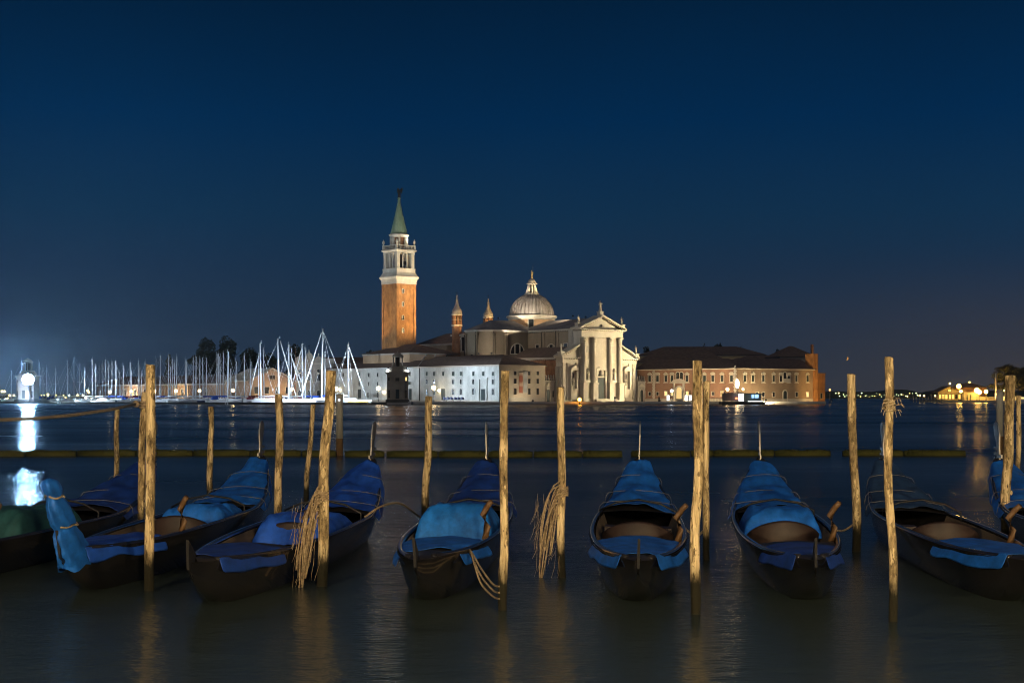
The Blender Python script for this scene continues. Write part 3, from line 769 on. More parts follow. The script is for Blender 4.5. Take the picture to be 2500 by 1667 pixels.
for zx in (1828, 2002, 2108):
    for (z0, z1) in ((748, 795), (840, 900), (960, 1038)):
        px, pb = p4(zx, z1); _, ptop = p4(zx, z0)
        x, zb = wf.front(px, pb); _, zt_ = wf.front(px, ptop)
        window(wbld, 'F', x, zb, .95, zt_-zb, 'rect', M_BEIGE, M_PANE if not (zx == 2108 and z0 == 748) else M_PANE, .2, 0)
for k, (zx, z0, z1, w, m, lab) in enumerate(((1893, 760, 1020, 1.35, M_BANN1, 'tall red and cream exhibition banner hung on the beige end wall'),
                                             (1950, 745, 1018, 1.55, M_BANN2, 'tall pale grey exhibition banner hung on the beige end wall'))):
    px, pb = p4(zx, z1); _, ptop = p4(zx, z0)
    x, zb = wf.front(px, pb); _, zt_ = wf.front(px, ptop)
    X, Y = wf.w(x, -.28)
    t = thing('banner', lab, 'banner', (X, Y, .7+zb), AL, 'exhibition banners')
    MB().box(-w/2, w/2, -.02, .02, 0, zt_-zb).build('cloth', m, t); MB().tube([(-w/2-.1, 0, zt_-zb), (w/2+.1, 0, zt_-zb)], .05, 5).tube([(0, 0, zt_-zb), (0, .4, zt_-zb)], .04, 5).build('rail', M_IRON, t)
# row of folded chairs and tables on the quay in front of it
for i in range(6):
    px = 1086+i*8.6; D = 404.5+ (1219-px)*.02
    X, Y = gx(px, 409), 409
    t = thing('cafe_table', 'folded grey cafe furniture standing in a row before the white wall', 'table', (X, Y, .7), AL, 'cafe furniture on the quay')
    MB().box(-.45, .45, -.3, .3, .72, .78).build('tabletop', mat('cafe_grey', (.12, .13, .17), .6), t)
    for sx in (-.38, .38):
        for sy in (-.24, .24): MB().box(sx-.03, sx+.03, sy-.03, sy+.03, 0, .72).build('leg', M_IRON, t)
    MB().box(-.42, -.05, -.2, .2, .78, 1.5).box(.03, .4, -.22, .18, .78, 1.35).build('stacked_chair', mat('cafe_blue', (.10, .12, .22), .6), t)

# ================================================================== OTHER ISLAND BUILDINGS
def block(name, label, px, D, rz, L, dep, eh, rh, wall, hip=(True, True), axis='x', ov=.5, roof=M_ROOF, corn=M_STONE2, z=.7, group=None):
    fr = Frame(gx(px, D), D, rz, z)
    t = thing(name, label, 'building', (fr.X, fr.Y, z), rz, group)
    MB().box(0, L, 0, dep, 0, eh).build('wall', wall, t)
    MB().box(-.3, L+.3, -.3, dep+.3, eh-.45, eh-.02).build('eaves_cornice', corn, t)
    hip_roof(MB(), 0, L, 0, dep, eh, rh, ov, hip[0], hip[1], axis).build('roof', roof, t)
    return fr, t
# convent wing behind the white building
fr, cw = block('convent_wing', 'ochre plastered convent wing with hipped tile roof beside the bell tower', 1000, 448, AL, 19.5, 26, 15.4, 18.6, mat('wing_plaster', (.44, .30, .18), .9, (.52, .37, .24), .2), (True, True), 'y', .8)
for px, py in ((1040, 866), (1063, 867), (1090, 868)):
    x, z = fr.front(px, py); window(cw, 'F', x, z-.3, .4, .5, 'round', M_STONE2, M_PANE, .1, 0)
cl = thing('cloister_range', 'long dark tiled cloister roof seen behind the white quayside building', 'building', (gx(860, 500), 500, .7), R(2))
MB().box(-11, 13, 0, 14, 0, 13.2).build('wall', M_BEIGE, cl)
hip_roof(MB(), -11, 13, 0, 14, 13.2, 15.6, .6, False, False).build('roof', M_ROOF, cl)
wh = thing('white_annexe', 'small white annexe with one dark window left of the cloister roof', 'building', (gx(789, 490), 490, .7), R(10))
MB().box(0, 3.8, 0, 6, 0, 14.4).build('wall', M_WHITE, wh)
MB().box(-.15, 3.95, -.15, 6.15, 14.4, 14.7).build('parapet', M_WHITE, wh)
window(wh, 'F', 1.9, 9.6, .8, 1.3, 'rect', M_WHITE, M_PANE, .15, 0)

# three-arched gable front (library)
gf = Frame(gx(755, 484), 484, R(14))
gb = thing('library_front', 'grey stone library front crowned by three semicircular gables and a small cross', 'building', (gf.X, gf.Y, .7), R(14))
MB().box(-4.9, 4.9, 0, 1.4, 0, 12.6).box(-4.5, 4.5, 1.4, 30, 0, 12.0).build('wall', M_STONE2, gb)
MB().box(-5.15, 5.15, -.35, 1.5, 12.6, 13.0).box(-5.1, 5.1, -.25, .1, 6.3, 6.6).build('cornice', M_STONE, gb)
for x, r, hh in ((-3.2, 1.65, 2.3), (0, 1.75, 3.5), (3.2, 1.65, 2.3)):
    ga = MB().prism_y([(x+r*math.cos(PI*i/12), 12.98+hh*math.sin(PI*i/12)) for i in range(13)], .05, 1.2).build('curved_gable', M_STONE2, gb)
    MB().lathe([(.28, 0), (.28, .3), (.12, .4), (.25, .8), (.05, 1.1)], n=8).build('finial', M_STONE, ga, (x, .6, 12.95+hh))
    if x == 0: MB().tube([(x, .6, 16.6+.7), (x, .6, 19.3)], .07, 5).tube([(x-.4, .6, 18.7), (x+.4, .6, 18.7)], .07, 5).build('cross', M_IRON, ga)
    window(gb, 'F', x, 9.7, 1.2, 1.2, 'round', M_STONE, M_PANE, .2, 0, 'round_window')
    window(gb, 'F', x, 6.9, 1.1, 2.4, 'arch', M_STONE, M_PANE, .2, 0)
    window(gb, 'F', x, .9 if x else .1, 1.2, 2.8 if x else 3.6, 'arch', M_STONE, M_PANE, .2, 0)
for x in (-4.7, -1.65, 1.65, 4.7): MB().box(x-.25, x+.25, -.18, 0, 0, 12.6).build('pilaster', M_STONE2, gb)
hip_roof(MB(), -4.5, 4.5, 1.4, 30, 12.0, 14.5, .4, False, True, 'y').build('roof', M_ROOF, gb)

# long boathouse on the marina
bf = Frame(gx(590, 478), 478, AL)
bh = thing('boathouse', 'long low brick boathouse with white cornice and arched windows behind the yacht masts', 'building', (bf.X, bf.Y, .7), AL)
BL = 116.
MB().box(0, 14, 8, BL, 0, 6.0).build('wall', mat('boathouse_plaster', (.30, .20, .13), .9, (.40, .28, .19), .2), bh)
MB().box(-.4, 14.4, 7.8, BL+.4, 5.6, 6.15).box(-.12, 0.02, 8, BL, 0, .6).build('white_cornice', M_WHITE, bh)
hip_roof(MB(), 0, 14, 8, BL, 6.15, 9.4, .5, False, True, 'y').build('roof', M_ROOF, bh)
for zx in (985, 1043, 1125, 1215, 1300, 1440, 1520, 1635, 1740, 1850):
    y, z = bf.left(.272*zx, 965, 0); window(bh, 'L', y, 1.3, 1.3, 3.0, 'arch', M_WHITE, M_PANE, .35, 0)
for zx in (905, 1085, 1170, 1260, 1380, 1480, 1580, 1690, 1800):
    y, z = bf.left(.272*zx, 965, 0); MB().box(-.2, .02, y-.4, y+.4, 0, 5.6).build('pilaster', M_WHITE if zx < 1200 else M_BEIGE, bh)
gbl = MB().box(-2.0, 16, -8, 7.75, 0, 6.6).build('gable_wing', MATS['boathouse_plaster'], bh)
MB().prism_y([(-2.2, 6.6), (16.2, 6.6), (7, 10.6)], -8.0, 7.6).build('gable', MATS['boathouse_plaster'], gbl)
raking('gable_verge', -2.8, 6.5, 7, 10.9, -8.5, 7.7, .3, gbl, M_BEIGE); raking('gable_verge', 16.8, 6.5, 7, 10.9, -8.49, 7.69, .3, gbl, M_BEIGE)
for x in (1.0, 5, 9, 13): window(gbl, 'F', x, 2.6, 1.6, 2.2, 'rect', M_BEIGE, M_PANE, .2, -8)
window(gbl, 'F', 7, 7.4, 2.2, 1.2, 'rect', M_BEIGE, M_BARK_SHADE, .2, -8)

# low courtyard portals on both sides of the church front
for px, D, lab, sgn in ((1341, 421, 'small stone courtyard gate with pinnacles left of the church front', -1), (1569, 444.5, 'small stone courtyard gate with pinnacles right of the church front', 1)):
    g = thing('courtyard_gate', lab, 'gate', (gx(px, D), D, .7), AL)
    MB().box(-2.1, 2.1, 0, .9, 0, 6.0).box(-2.3, 2.3, -.2, 1.0, 6.0, 6.4).build('wall', M_STONE2, g)
    window(g, 'F', -.5, 0, 1.3, 3.7, 'arch', M_STONE, M_DOORD, .25, 0, 'door')
    MB().prism_y([(-2.0, 4.6), (1.0, 4.6), (-.5, 5.6)], -.3, 0).build('hood', M_STONE, g)
    window(g, 'F', 1.45, 1.4, .7, 1.9, 'rect', M_STONE, M_PANE, .15, 0)
    for x in (-2.0, -1.0, 0, 1.0, 2.0): MB().lathe([(.3, 6.4), (.32, 7.0), (.16, 7.2), (.26, 7.6), (.04, 8.1)], x, .4, 8).build('pinnacle', M_STONE2, g)

# ================================================================== THE MONASTERY RANGE ON THE RIGHT
cx_, cy_ = gx(1798, 425), 425.
lx_, ly_ = gx(1557, 447), 447.
rx_, ry_ = gx(1986, 443), 443.
def wall_frame(xa, ya, xb, yb): return Frame(xa, ya, math.atan2(yb-ya, xb-xa)), math.hypot(xb-xa, yb-ya)
lf, LL = wall_frame(lx_, ly_, cx_, cy_)
rfm, RL = wall_frame(cx_, cy_, rx_, ry_)
def p7(zx, zy): return 1540+.2126*zx, 800+.2126*zy
def mono(name, label, fr, L, wallm, dep, rh, hip):
    t = thing(name, label, 'building', (fr.X, fr.Y, .7), fr.rz)
    MB().box(0, L, 0, dep, 0, 10.1).build('wall', wallm, t)
    MB().box(-.2, L+.2, -.5, dep, 9.75, 10.08).build('eaves_cornice', M_STONE, t)
    hip_roof(MB(), 0, L, 0, dep, 10.1, rh, .7, *hip).build('roof', M_ROOF, t)
    MB().box(0, L, -.12, 0, 0, .9).build('plinth', M_STONE2, t)
    return t
ml = mono('monastery_range', 'pink plastered monastery range with pedimented windows and a lit arched portal', lf, LL, M_PINK, 13, 13.2, (False, True))
mr = mono('monastery_range', 'brown monastery range with small balcony window and end wall lit amber', rfm, RL, mat('brown_plaster', (.24, .17, .11), .9, (.33, .24, .16), .2, .2, 4), 13, 13.4, (True, False))
def mwin(t, fr, zx, z0, z1, w, style, pm=M_PANE, fw=.24, fm=M_STONE, name='window'):
    px, pb = p7(zx, z1); _, pt_ = p7(zx, z0)
    x, zb = fr.front(px, pb); _, zt_ = fr.front(px, pt_)
    return window(t, 'F', x, max(zb, .05), w, zt_-max(zb, .05), style, fm, pm, fw, 0, name)
for i, zx in enumerate((218, 308, 403, 475, 647, 755, 848, 943, 1050, 1158)): mwin(ml, lf, zx, 550, 618, .95, 'pediment' if i % 2 == 0 else 'segmental', M_SHUT)
for zx in (541, 582): mwin(ml, lf, zx, 510, 618, 1.15, 'arch', M_PANE, .2)
for zx in (218, 308, 848, 943): mwin(ml, lf, zx, 738, 775, .8, 'rect')
for zx in (404, 478, 650, 1050): mwin(ml, lf, zx, 732, 778, .95, 'rect', E_WIN)
pw = mwin(ml, lf, 556, 682, 850, 1.9, 'arch', emis('portal_glow', (1.0, .66, .25), 1.1), .45, M_STONE, 'portal')
MB().box(-2.0, -1.45, -.5, 0, 0, 5.6).box(1.45, 2.0, -.5, 0, 0, 5.6).box(-2.2, 2.2, -.6, 0, 5.6, 6.0).build('portal_columns', M_STONE, pw)
MB().prism_y([(2.3*math.cos(PI*i/10), 6.0+1.0*math.sin(PI*i/10)) for i in range(11)], -.65, 0).build('portal_hood', M_STONE, pw)
for i, zx in enumerate((1308, 1400, 1520, 1638, 1900, 2027)): mwin(mr, rfm, zx, 550, 618, .95, 'pediment' if i % 2 else 'segmental', M_SHUT)
for zx in (1722, 1813): mwin(mr, rfm, zx, 552, 618, .95, 'segmental', M_PANE)
bw = mwin(mr, rfm, 1768, 512, 618, 1.2, 'arch', M_PANE)
MB().box(-1.5, 1.5, -1.0, 0, -.3, -.05).box(-1.5, 1.5, -1.0, -.92, -.05, .9).build('balcony', M_STONE2, bw)
for zx in (1520, 1638, 1902): mwin(mr, rfm, zx, 740, 792, .95, 'rect')
mwin(mr, rfm, 2027, 740, 790, .95, 'rect', E_WIN)
mwin(mr, rfm, 1770, 722, 850, 1.5, 'arch', M_DOORD, .3, M_STONE, 'door')
for zx in (1450,): mwin(mr, rfm, zx, 740, 785, .9, 'rect')
# quoins
def quoin(t, x, z0, z1):
    q = MB(); i = 0; z = z0
    while z < z1: q.box(x-(.55 if i % 2 else .35), x+(.55 if i % 2 else .35), -.1, .02, z, z+.42); z += .47; i += 1
    q.build('quoin_strip', M_STONE, t)
x, _ = lf.front(1596, 900); quoin(ml, x, .9, 9.7)
quoin(ml, LL-.4, 1.0, 9.7)
# roof ranges behind
def plain(name, label, px, D, rz, x0, x1, dep, eh, rh, wall, hip=(True, True)):
    t = thing(name, label, 'building', (gx(px, D), D, .7), rz)
    MB().box(x0, x1, 0, dep, 0, eh).build('wall', wall, t)
    MB().box(x0-.3, x1+.3, -.3, dep, eh-.4, eh-.03).build('eaves_cornice', M_STONE2, t)
    hip_roof(MB(), x0, x1, 0, dep, eh, rh, .6, *hip).build('roof', M_ROOF, t)
    return t
pr = plain('refectory', 'ochre refectory with broad dark roof rising behind the monastery range', 1672, 468, R(-4), -15.5, 14.0, 14, 13.0, 17.2, M_YEL, (True, True))
for px in (1581, 1610, 1628, 1642): 
    window(pr, 'F', gx(px, 468)-gx(1672, 468), 10.9, .7, .9, 'rect', M_YEL, M_PANE, .12, 0)
window(pr, 'F', gx(1655, 468)-gx(1672, 468), 10.6, .7, 1.2, 'rect', M_YEL, E_WIN, .12, 0)
plain('cloister_block', 'tallest cloister block with wide dark roof beyond the refectory', 1680, 500, R(-3), -17, 27, 18, 16.2, 19.4, M_YEL, (True, True))
plain('cloister_block', 'low dark roofed cloister wing beyond the brown range', 1850, 490, R(2), -10, 13, 16, 12.5, 16.0, M_BEIGE, (True, True))
rb = plain('end_pavilion', 'square end pavilion with pyramid roof above the brown range', 1948, 452, R(14), -6, 6.2, 11, 14.2, 17.8, M_BEIGE, (True, True))
MB().box(5.2, 5.9, 1, 1.7, 14.2, 18.2).build('chimney', M_BRICKD, rb)
et = thing('end_tower', 'narrow brick end tower lit amber at the water corner', 'building', (gx(1986, 442.6), 442.6, .7), R(40))
MB().box(.05, 2.2, 0, 3.2, 0, 14.6).box(-.05, 2.3, -.1, 3.3, 14.6, 14.9).build('wall', M_BRICK, et)
ew = thing('side_wing', 'brick side wing lit amber beyond the end tower', 'building', (gx(1996, 449), 449, .7), R(30))
MB().box(0, 3.2, 0, 9, 0, 8.6).box(-.1, 3.3, -.1, 9.1, 8.6, 9.0).build('wall', M_BRICK, ew)
window(ew, 'F', 1.5, 1, .8, 1.6, 'rect', M_STONE2, M_PANE, .15, 0)

# ================================================================== LIGHTHOUSES
M_LH = mat('lighthouse_stone', (.25, .22, .17), .85, (.36, .32, .26), .4, .3, 3)
def lighthouse(px, D, label, rz):
    t = thing('lighthouse', label, 'lighthouse', (gx(px, D), D, 0), rz, None)
    MB().box(-3.7, 3.7, -3.2, 3.4, -4, .75).box(-3.3, 3.3, -2.9, 3.0, .75, 1.5).build('base', M_MOLE, t)
    b = MB()
    b.box(-2.95, 2.95, -2.0, 2.0, 1.4, 8.6); b.box(-2.0, 2.0, -2.95, 2.95, 1.4, 8.6); b.build('body', M_LH, t)
    MB().box(-3.25, 3.25, -2.2, 2.2, 8.6, 8.85).box(-3.4, 3.4, -2.35, 2.35, 8.85, 9.15).build('body_cornice', M_LH, t)
    for s in (-1, 1):
        MB().lathe([(1.35, 9.15), (1.3, 9.6), (1.0, 10.1), (.4, 10.35), (.05, 10.4)], s*1.75, 0, 12).build('shoulder_dome', M_LH, t)
    MB().frus(1.65, 3.05, 1.4, 1.6, 2.98, 9.4).frus(1.65, 1.65, 9.0, 1.55, 1.55, 10.6).build('shaft', M_LH, t)
    MB().box(-1.7, 1.7, -1.7, 1.7, 10.4, 10.75).build('gallery', M_LH, t)
    cm = MB().lathe([(.17, 10.7), (.15, 13.1), (.22, 13.3)], n=8).mesh('column', M_LH)
    for i in range(8):
        an = 2*PI*i/8+PI/8; link('column', cm, t, (1.35*math.cos(an), 1.35*math.sin(an), 0))
    MB().lathe([(.65, 10.7), (.65, 13.2)], 0, 0, 8).build('lantern', M_BARK_SHADE, t)
    MB().lathe([(1.5, 13.2), (1.6, 13.4), (1.75, 13.6), (1.5, 13.7), (1.25, 14.1), (.7, 14.45), (.15, 14.6), (.1, 15.0)], 0, 0, 16).build('cap_dome', M_LH, t)
    window(t, 'F', 0, 6.6, 1.1, .9, 'rect', M_LH, M_PANE, .12, -3.0, 'window')
    window(t, 'F', 0, 1.7, 1.0, 2.6, 'rect', M_LH, M_DOORD, .15, -3.03, 'door')
    for s in (-1, 1): window(t, 'F', s*2.4, 6.7, .4, 1.0, 'rect', M_LH, M_PANE if s < 0 else E_WIN, .1, -2.0, 'window'); window(t, 'F', s*2.35, 1.9, .55, 2.2, 'rect', M_LH, M_PANE, .1, -2.0, 'window')
    return t
lhr = lighthouse(971, 399, 'dark stone lighthouse with columned lantern at the quay corner', R(3))
lhl = lighthouse(68, 463, 'pale stone lighthouse at the far breakwater end behind the floodlight', R(-6))
for s in (-1, 1):
    MB().box(-.2, .2, -.2, .2, 0, .4).build('roof_lamp', E_LENSC, lhr, (s*2.9, -1.6, 9.2))
# big floodlight cluster in front of the far lighthouse
fl = thing('floodlight_mast', 'dazzling blue-white floodlight cluster on a mast at the far lighthouse', 'floodlight', (gx(68, 458), 458, .5), 0)
MB().tube([(0, .6, 0), (0, .6, 8.6)], .16, 8).box(-1.9, 1.9, .5, .7, 6.8, 7.0).box(-1.5, 1.5, .5, .7, 8.3, 8.5).build('mast', M_STEEL, fl)
for i, (x, z) in enumerate(((-1.0, 8.2), (0, 8.6), (1.0, 8.2), (-1.45, 7.2), (-.5, 7.4), (.5, 7.4), (1.45, 7.2), (-1.0, 6.3), (0, 6.1), (1.0, 6.3))):
    hd = MB().lathe([(.52, 0), (.52, .15), (.35, .4), (.1, .5)], n=16).build('lamp_head', M_STEEL, fl, (x, .1, z)); hd.rotation_euler = (R(-90), 0, 0)
    ln = MB().lathe([(.48, -.02), (.48, 0)], n=16).build('lamp_glass', E_COLD, hd)

# ================================================================== YACHTS IN THE MARINA
def mole_D(px):
    X = [(-60, 474), (52, 461), (300, 442), (560, 420), (800, 402.5), (946, 395.5)]
    for (a, da), (b, db_) in zip(X[:-1], X[1:]):
        if a <= px <= b: return da + (db_-da)*(px-a)/(b-a)
    return 400
BOAT_LABELS = {'b': 'white yacht with blue boom cover in the marina',
               'w': 'white sailing yacht with pale furled boom cover in the marina',
               'r': 'white sailing yacht with dark red boom cover in the marina',
               'n': 'navy hulled sailing yacht with slim mast in the marina'}
def hull_mb(L, B, H):
    mb = MB(); st = []
    N = 9
    for i in range(N):
        s = i/(N-1); b = B/2*(1-abs(2*s-.8)**2.2/1.6) if s < .95 else .02
        b = B/2*max(.02, math.sin(PI*(.18+.82*s))**.75); zz = H*(.9+.25*s*s)
        st.append([( (s-.5)*L, -b, zz), ((s-.5)*L*.97, -b*.8, 0), ((s-.5)*L*.97, b*.8, 0), ((s-.5)*L, b, zz)])
    vs = [p for q in st for p in q]
    fs = []
    for i in range(N-1):
        o = i*4
        for k in range(3): fs.append((o+k, o+k+1, o+4+k+1, o+4+k))
        fs.append((o+3, o, o+4, o+7))
    fs += [(0, 3, 2, 1), ((N-1)*4, (N-1)*4+1, (N-1)*4+2, (N-1)*4+3)]
    mb.add(vs, fs)
    return mb
def yacht(px, py_top, wpx, kind='w', heading=None, label=None, lean=0., dD=None, stays=None, L=None, hullm=None, group='yachts moored in the marina'):
    D = mole_D(px) + (12 + 26*random.random() if dD is None else dD)
    ht = wz(py_top, D); L = L or max(6.5, min(16, ht*.72)); B = L*.3; H = .85+.03*L
    rz = heading if heading is not None else R(random.choice((0, 180)) + random.uniform(-35, 35))
    t = thing('sailing_yacht', label or BOAT_LABELS[kind], 'yacht', (gx(px, D), D, 0), rz, group)
    hm = hullm or (M_BOATB if kind == 'n' else M_BOATW)
    hull_mb(L, B, H).build('hull', hm, t, (-L*.08, 0, 0))
    MB().frus(L*.22, B*.3, H*.85, L*.18, B*.24, H+.55, -L*.05).build('cabin', M_BOATW, t)
    r = max(.085, (wpx if wpx < 4 else wpx*.74)/F*D/2)
    c, s_ = math.cos(-rz), math.sin(-rz)
    tx = lean*ht
    top = (tx*c, tx*s_, ht)
    m = MB().tube([(0, 0, H*.9), (top[0]*.5, top[1]*.5, ht*.5), top], lambda q: r*(1-.25*q), 7).build('mast', M_MAST, t)
    MB().box(-.02, .02, -B*.42, B*.42, ht*.55, ht*.55+.06).box(-.25, .25, -.05, .05, ht-.02, ht+.05).tube([(0, 0, ht), (0, 0, ht+.9)], .03, 4).build('spreader', M_MAST, m)
    cov = {'b': M_COVB, 'w': M_COVW, 'r': M_COVR, 'n': M_COVB}[kind]
    MB().tube([(-.15, 0, H+1.15), (-L*.2, 0, H+1.2), (-L*.42, 0, H+1.1)], lambda q: .28-.12*q, 7).build('boom_cover', cov, t)
    if kind in 'br' and random.random() < .6: MB().frus(L*.09, B*.33, H+.2, L*.07, B*.28, H+1.0, -L*.33).build('spray_hood', cov, t)
    if stays is None:
        MB().tube([(L*.40, 0, H), (top[0], top[1], ht*.97)], .03, 4).build('forestay', M_MAST, t)
        MB().tube([(-L*.56, 0, H), (top[0], top[1], ht*.98)], .022, 4).build('backstay', M_MAST, t)
    else:
        for (qx, qy, rr, sx0, sy0) in stays:
            a_ = P(qx, qy, D); b_ = P(sx0, sy0, D)
            def loc(v): 
                dx = v.x-gx(px, D); return (dx*c, dx*s_, v.z)
            MB().tube([loc(a_), loc(b_)], rr*.62/F*D/2, 6).build('furled_headsail' if rr > 3 else 'stay', M_COVW if rr > 3 else M_MAST, t)
    return t
AREAS = ((240, ' lying between the far lighthouse and the boathouse'), (515, ' lying before the long boathouse'), (600, ' lying before the boathouse gable'), (9999, ' lying among the tallest masts before the library'))
masts = [(27, 905), (52, 880), (94, 884), (105, 898), (113, 897), (135, 900), (164, 881), (166, 900), (181, 874), (195, 890), (207, 904), (226, 878), (233, 894), (242, 893), (250, 887), (257, 878),
         (264, 887), (273, 882), (283, 881), (286, 892), (292, 909), (300, 893), (318, 885), (321, 904), (338, 881), (340, 896), (346, 913), (355, 883), (380, 875), (391, 868),
         (411, 867), (421, 878), (415, 894), (426, 885), (431, 870), (452, 877), (456, 883), (472, 873), (478, 871), (487, 875), (496, 873), (503, 874), (529, 866), (533, 864),
         (538, 870), (545, 862), (564, 900), (575, 882), (597, 867), (611, 883), (631, 867), (645, 848), (680, 861), (710, 850), (745, 849), (742, 901), (758, 883), (794, 859)]
kinds = 'bwwbwrbwwnwbwbrwwb'
for i, (px, py) in enumerate(masts):
    kd = kinds[(i*7+i//3) % len(kinds)]
    yacht(px, py, random.uniform(1.5, 2.5) + (.7 if px > 380 else 0), kd, label=BOAT_LABELS[kd].replace(' in the marina', [a_ for q_, a_ in AREAS if px < q_][0]), lean=random.uniform(-.012, .02))
yacht(555, 859, 6.0, 'b', R(20), 'white yacht with a stout bright mast in front of the boathouse gable', lean=.02, dD=14)
yacht(638, 838, 6.2, 'b', R(180), 'yacht with tall thick mast, blue boom cover and slanting blue headsail', lean=-.02, dD=13,
      stays=[(609, 965, 4.2, 632, 868), (668, 960, 1.6, 645, 880)])
yacht(682, 826, 6.0, 'w', R(10), 'large white yacht with tall raked mast and twin white headsails', lean=-.025, dD=16,
      stays=[(723, 968, 4.0, 684, 832), (652, 890, 1.4, 680, 830), (744, 952, 3.6, 708, 862)])
yacht(705, 841, 7.0, 'w', R(0), 'white yacht with the thickest grey mast and a slanting furled sail', dD=20, stays=[(735, 955, 4.2, 711, 868), (672, 960, 1.4, 704, 845)])
yacht(739, 840, 5.4, 'b', R(170), 'white yacht with bright mast and headsail slanting down to the left', lean=-.01, dD=24, stays=[(706, 968, 4.0, 737, 850), (770, 960, 1.4, 742, 845)])
yacht(786, 802, 6.6, 'b', R(175), 'tallest white yacht in the marina with brilliant mast and long furled sail', lean=.012, dD=15, L=17,
      stays=[(737, 964, 4.6, 785, 812), (843, 945, 1.8, 789, 808), (808, 900, 1.4, 789, 808)])
yacht(851, 842, 6.4, 'w', R(0), 'white yacht with yellow waterline stripe and bright mast at the basin mouth', lean=-.012, dD=11, L=16,
      stays=[(895, 973, 5.0, 852, 848), (825, 935, 1.8, 849, 848), (818, 935, 1.6, 849, 846), (862, 972, 1.6, 852, 850)])
yb = [o for o in C.objects if o.get('label', '').startswith('white yacht with yellow')][0]
MB().box(-6.5, 5.8, -1.98, -1.9, .35, .8).build('yellow_stripe', M_BOATY, yb)
MB().frus(2.0, 1.2, 1.2, 1.6, 1.0, 3.2, -3.2).build('wheelhouse', M_BOATW, yb)
# flagpole by the library
fp = thing('flagpole', 'slim reddish flagpole rising before the library front', 'flagpole', (gx(721, 478), 478, .7), 0)
MB().tube([(0, 0, 0), (0, 0, wz(848, 478)-.7)], lambda q: .16-.06*q, 6).build('pole', mat('pole_red', (.30, .13, .08), .6), fp); MB().ball((0, 0, wz(848, 478)-.6), .2).build('ball', M_STONE, fp)
# little twin-post channel markers on the breakwater
for px in (144.5, 553):
    D = mole_D(px)-2.5
    t = thing('channel_marker', 'pair of slim white leaning marker posts standing at the breakwater', 'marker', (gx(px, D), D, 0), 0, 'channel markers')
    for s in (-1, 1): MB().tube([(s*.55, 0, -2), (s*.2, 0, 2.3)], .13, 6).build('post', M_COVW, t)
    MB().box(-.35, .35, -.1, .1, 1.9, 2.1).build('crossbar', M_COVW, t)

# ================================================================== LANDING STAGE (boat stop)
ls = thing('landing_stage', 'floating boat stop with grey cabin, glass walls and lit white panel', 'landing stage', (gx(1812, 408), 408, 0), R(4))
MB().box(-6.2, 6.2, -1.6, 3.0, -.4, .75).box(-6.4, 6.4, -1.8, -1.6, .5, .85).build('pontoon', M_MOLE, ls)
MB().box(-5.6, .2, -1.2, 2.4, 3.3, 3.55).box(.8, 6.1, -1.2, 2.4, 3.0, 3.25).build('roof', mat('stop_grey', (.10, .11, .12), .6), ls)
for x in (-5.4, -3.4, -1.4, .1, .95, 3.3, 5.9):
    for y in (-1.05, 2.2): MB().box(x-.06, x+.06, y-.06, y+.06, .75, 3.3 if x < .5 else 3.0).build('post', M_STEEL, ls)
MB().box(-5.3, -.2, 2.15, 2.25, 1.0, 3.2).build('glass_wall', mat('stop_glass', (.20, .21, .17), .3), ls)
MB().box(1.0, 5.8, 2.1, 2.2, .8, 3.0).build('rear_wall', mat('stop_glass', (.20, .21, .17), .3), ls)
MB().box(-1.3, .1, -1.3, -1.15, 1.0, 3.1).build('lit_panel', E_SIGN, ls)
MB().box(2.9, 4.9, .6, .7, 1.9, 2.9).build('lit_screen', E_SIGNB, ls)
MB().box(1.4, 5.6, -1.2, -1.1, .8, 1.05).build('lit_strip', E_SIGN, ls)
MB().box(-2.3, -1.6, -1.2, -1.12, 1.6, 2.0).build('red_sign', E_RED, ls)
gw = thing('gangway', 'railed gangway leading from the quay to the boat stop', 'gangway', (gx(1752, 409), 409, .2), R(4))
MB().box(-4.2, 1.6, -.7, .7, .55, .7).build('deck', M_STEEL, gw)
for s in (-.7, .7):
    MB().tube([(-4.2, s, 1.75), (1.6, s, 1.75)], .05, 5).build('rail', M_STEEL, gw)
    for i in range(8): MB().box(-4.2+.8*i-.03, -4.2+.8*i+.03, s-.03, s+.03, .6, 1.75).build('baluster', M_STEEL, gw)

# ================================================================== LAMPS
def street_lamp(px, py, D, label, em=E_WARM, r=.42, group='street lamps on the island quay', z0=.7, light=None, col=(1, .72, .38)):
    z = wz(py, D)
    t = thing('street_lamp', label, 'street lamp', (gx(px, D), D, z0), 0, group)
    MB().tube([(0, 0, 0), (0, 0, z-z0-r*.8)], .07, 6).lathe([(.22, 0), (.18, .5), (.08, .7)], n=8).build('post', M_STEEL, t)
    MB().ball((0, 0, z-z0), r, 12, 8).build('globe', em, t)
    return t
Lw = 'globe street lamp glowing warm white before the boathouse'
for px, py, D in ((268, 957, 538), (320, 955, 520), (430, 954, 495), (487, 954, 485), (378, 955, 508)): street_lamp(px, py, D, Lw, r=.5)
street_lamp(569, 953, 466, 'globe street lamp glowing before the boathouse gable', r=.5)
street_lamp(610, 953, 472, 'globe street lamp glowing between boathouse gable and library', r=.5)
street_lamp(712, 950, 476, 'globe street lamp glowing in front of the library', r=.5)
street_lamp(821, 949, 459, 'globe street lamp glowing at the far end of the white building', r=.6)
street_lamp(924, 948, 438, 'globe street lamp glowing beside the columned lighthouse', r=.6)
street_lamp(1059, 946, 422, 'globe street lamp glowing in front of the white building', r=.62)
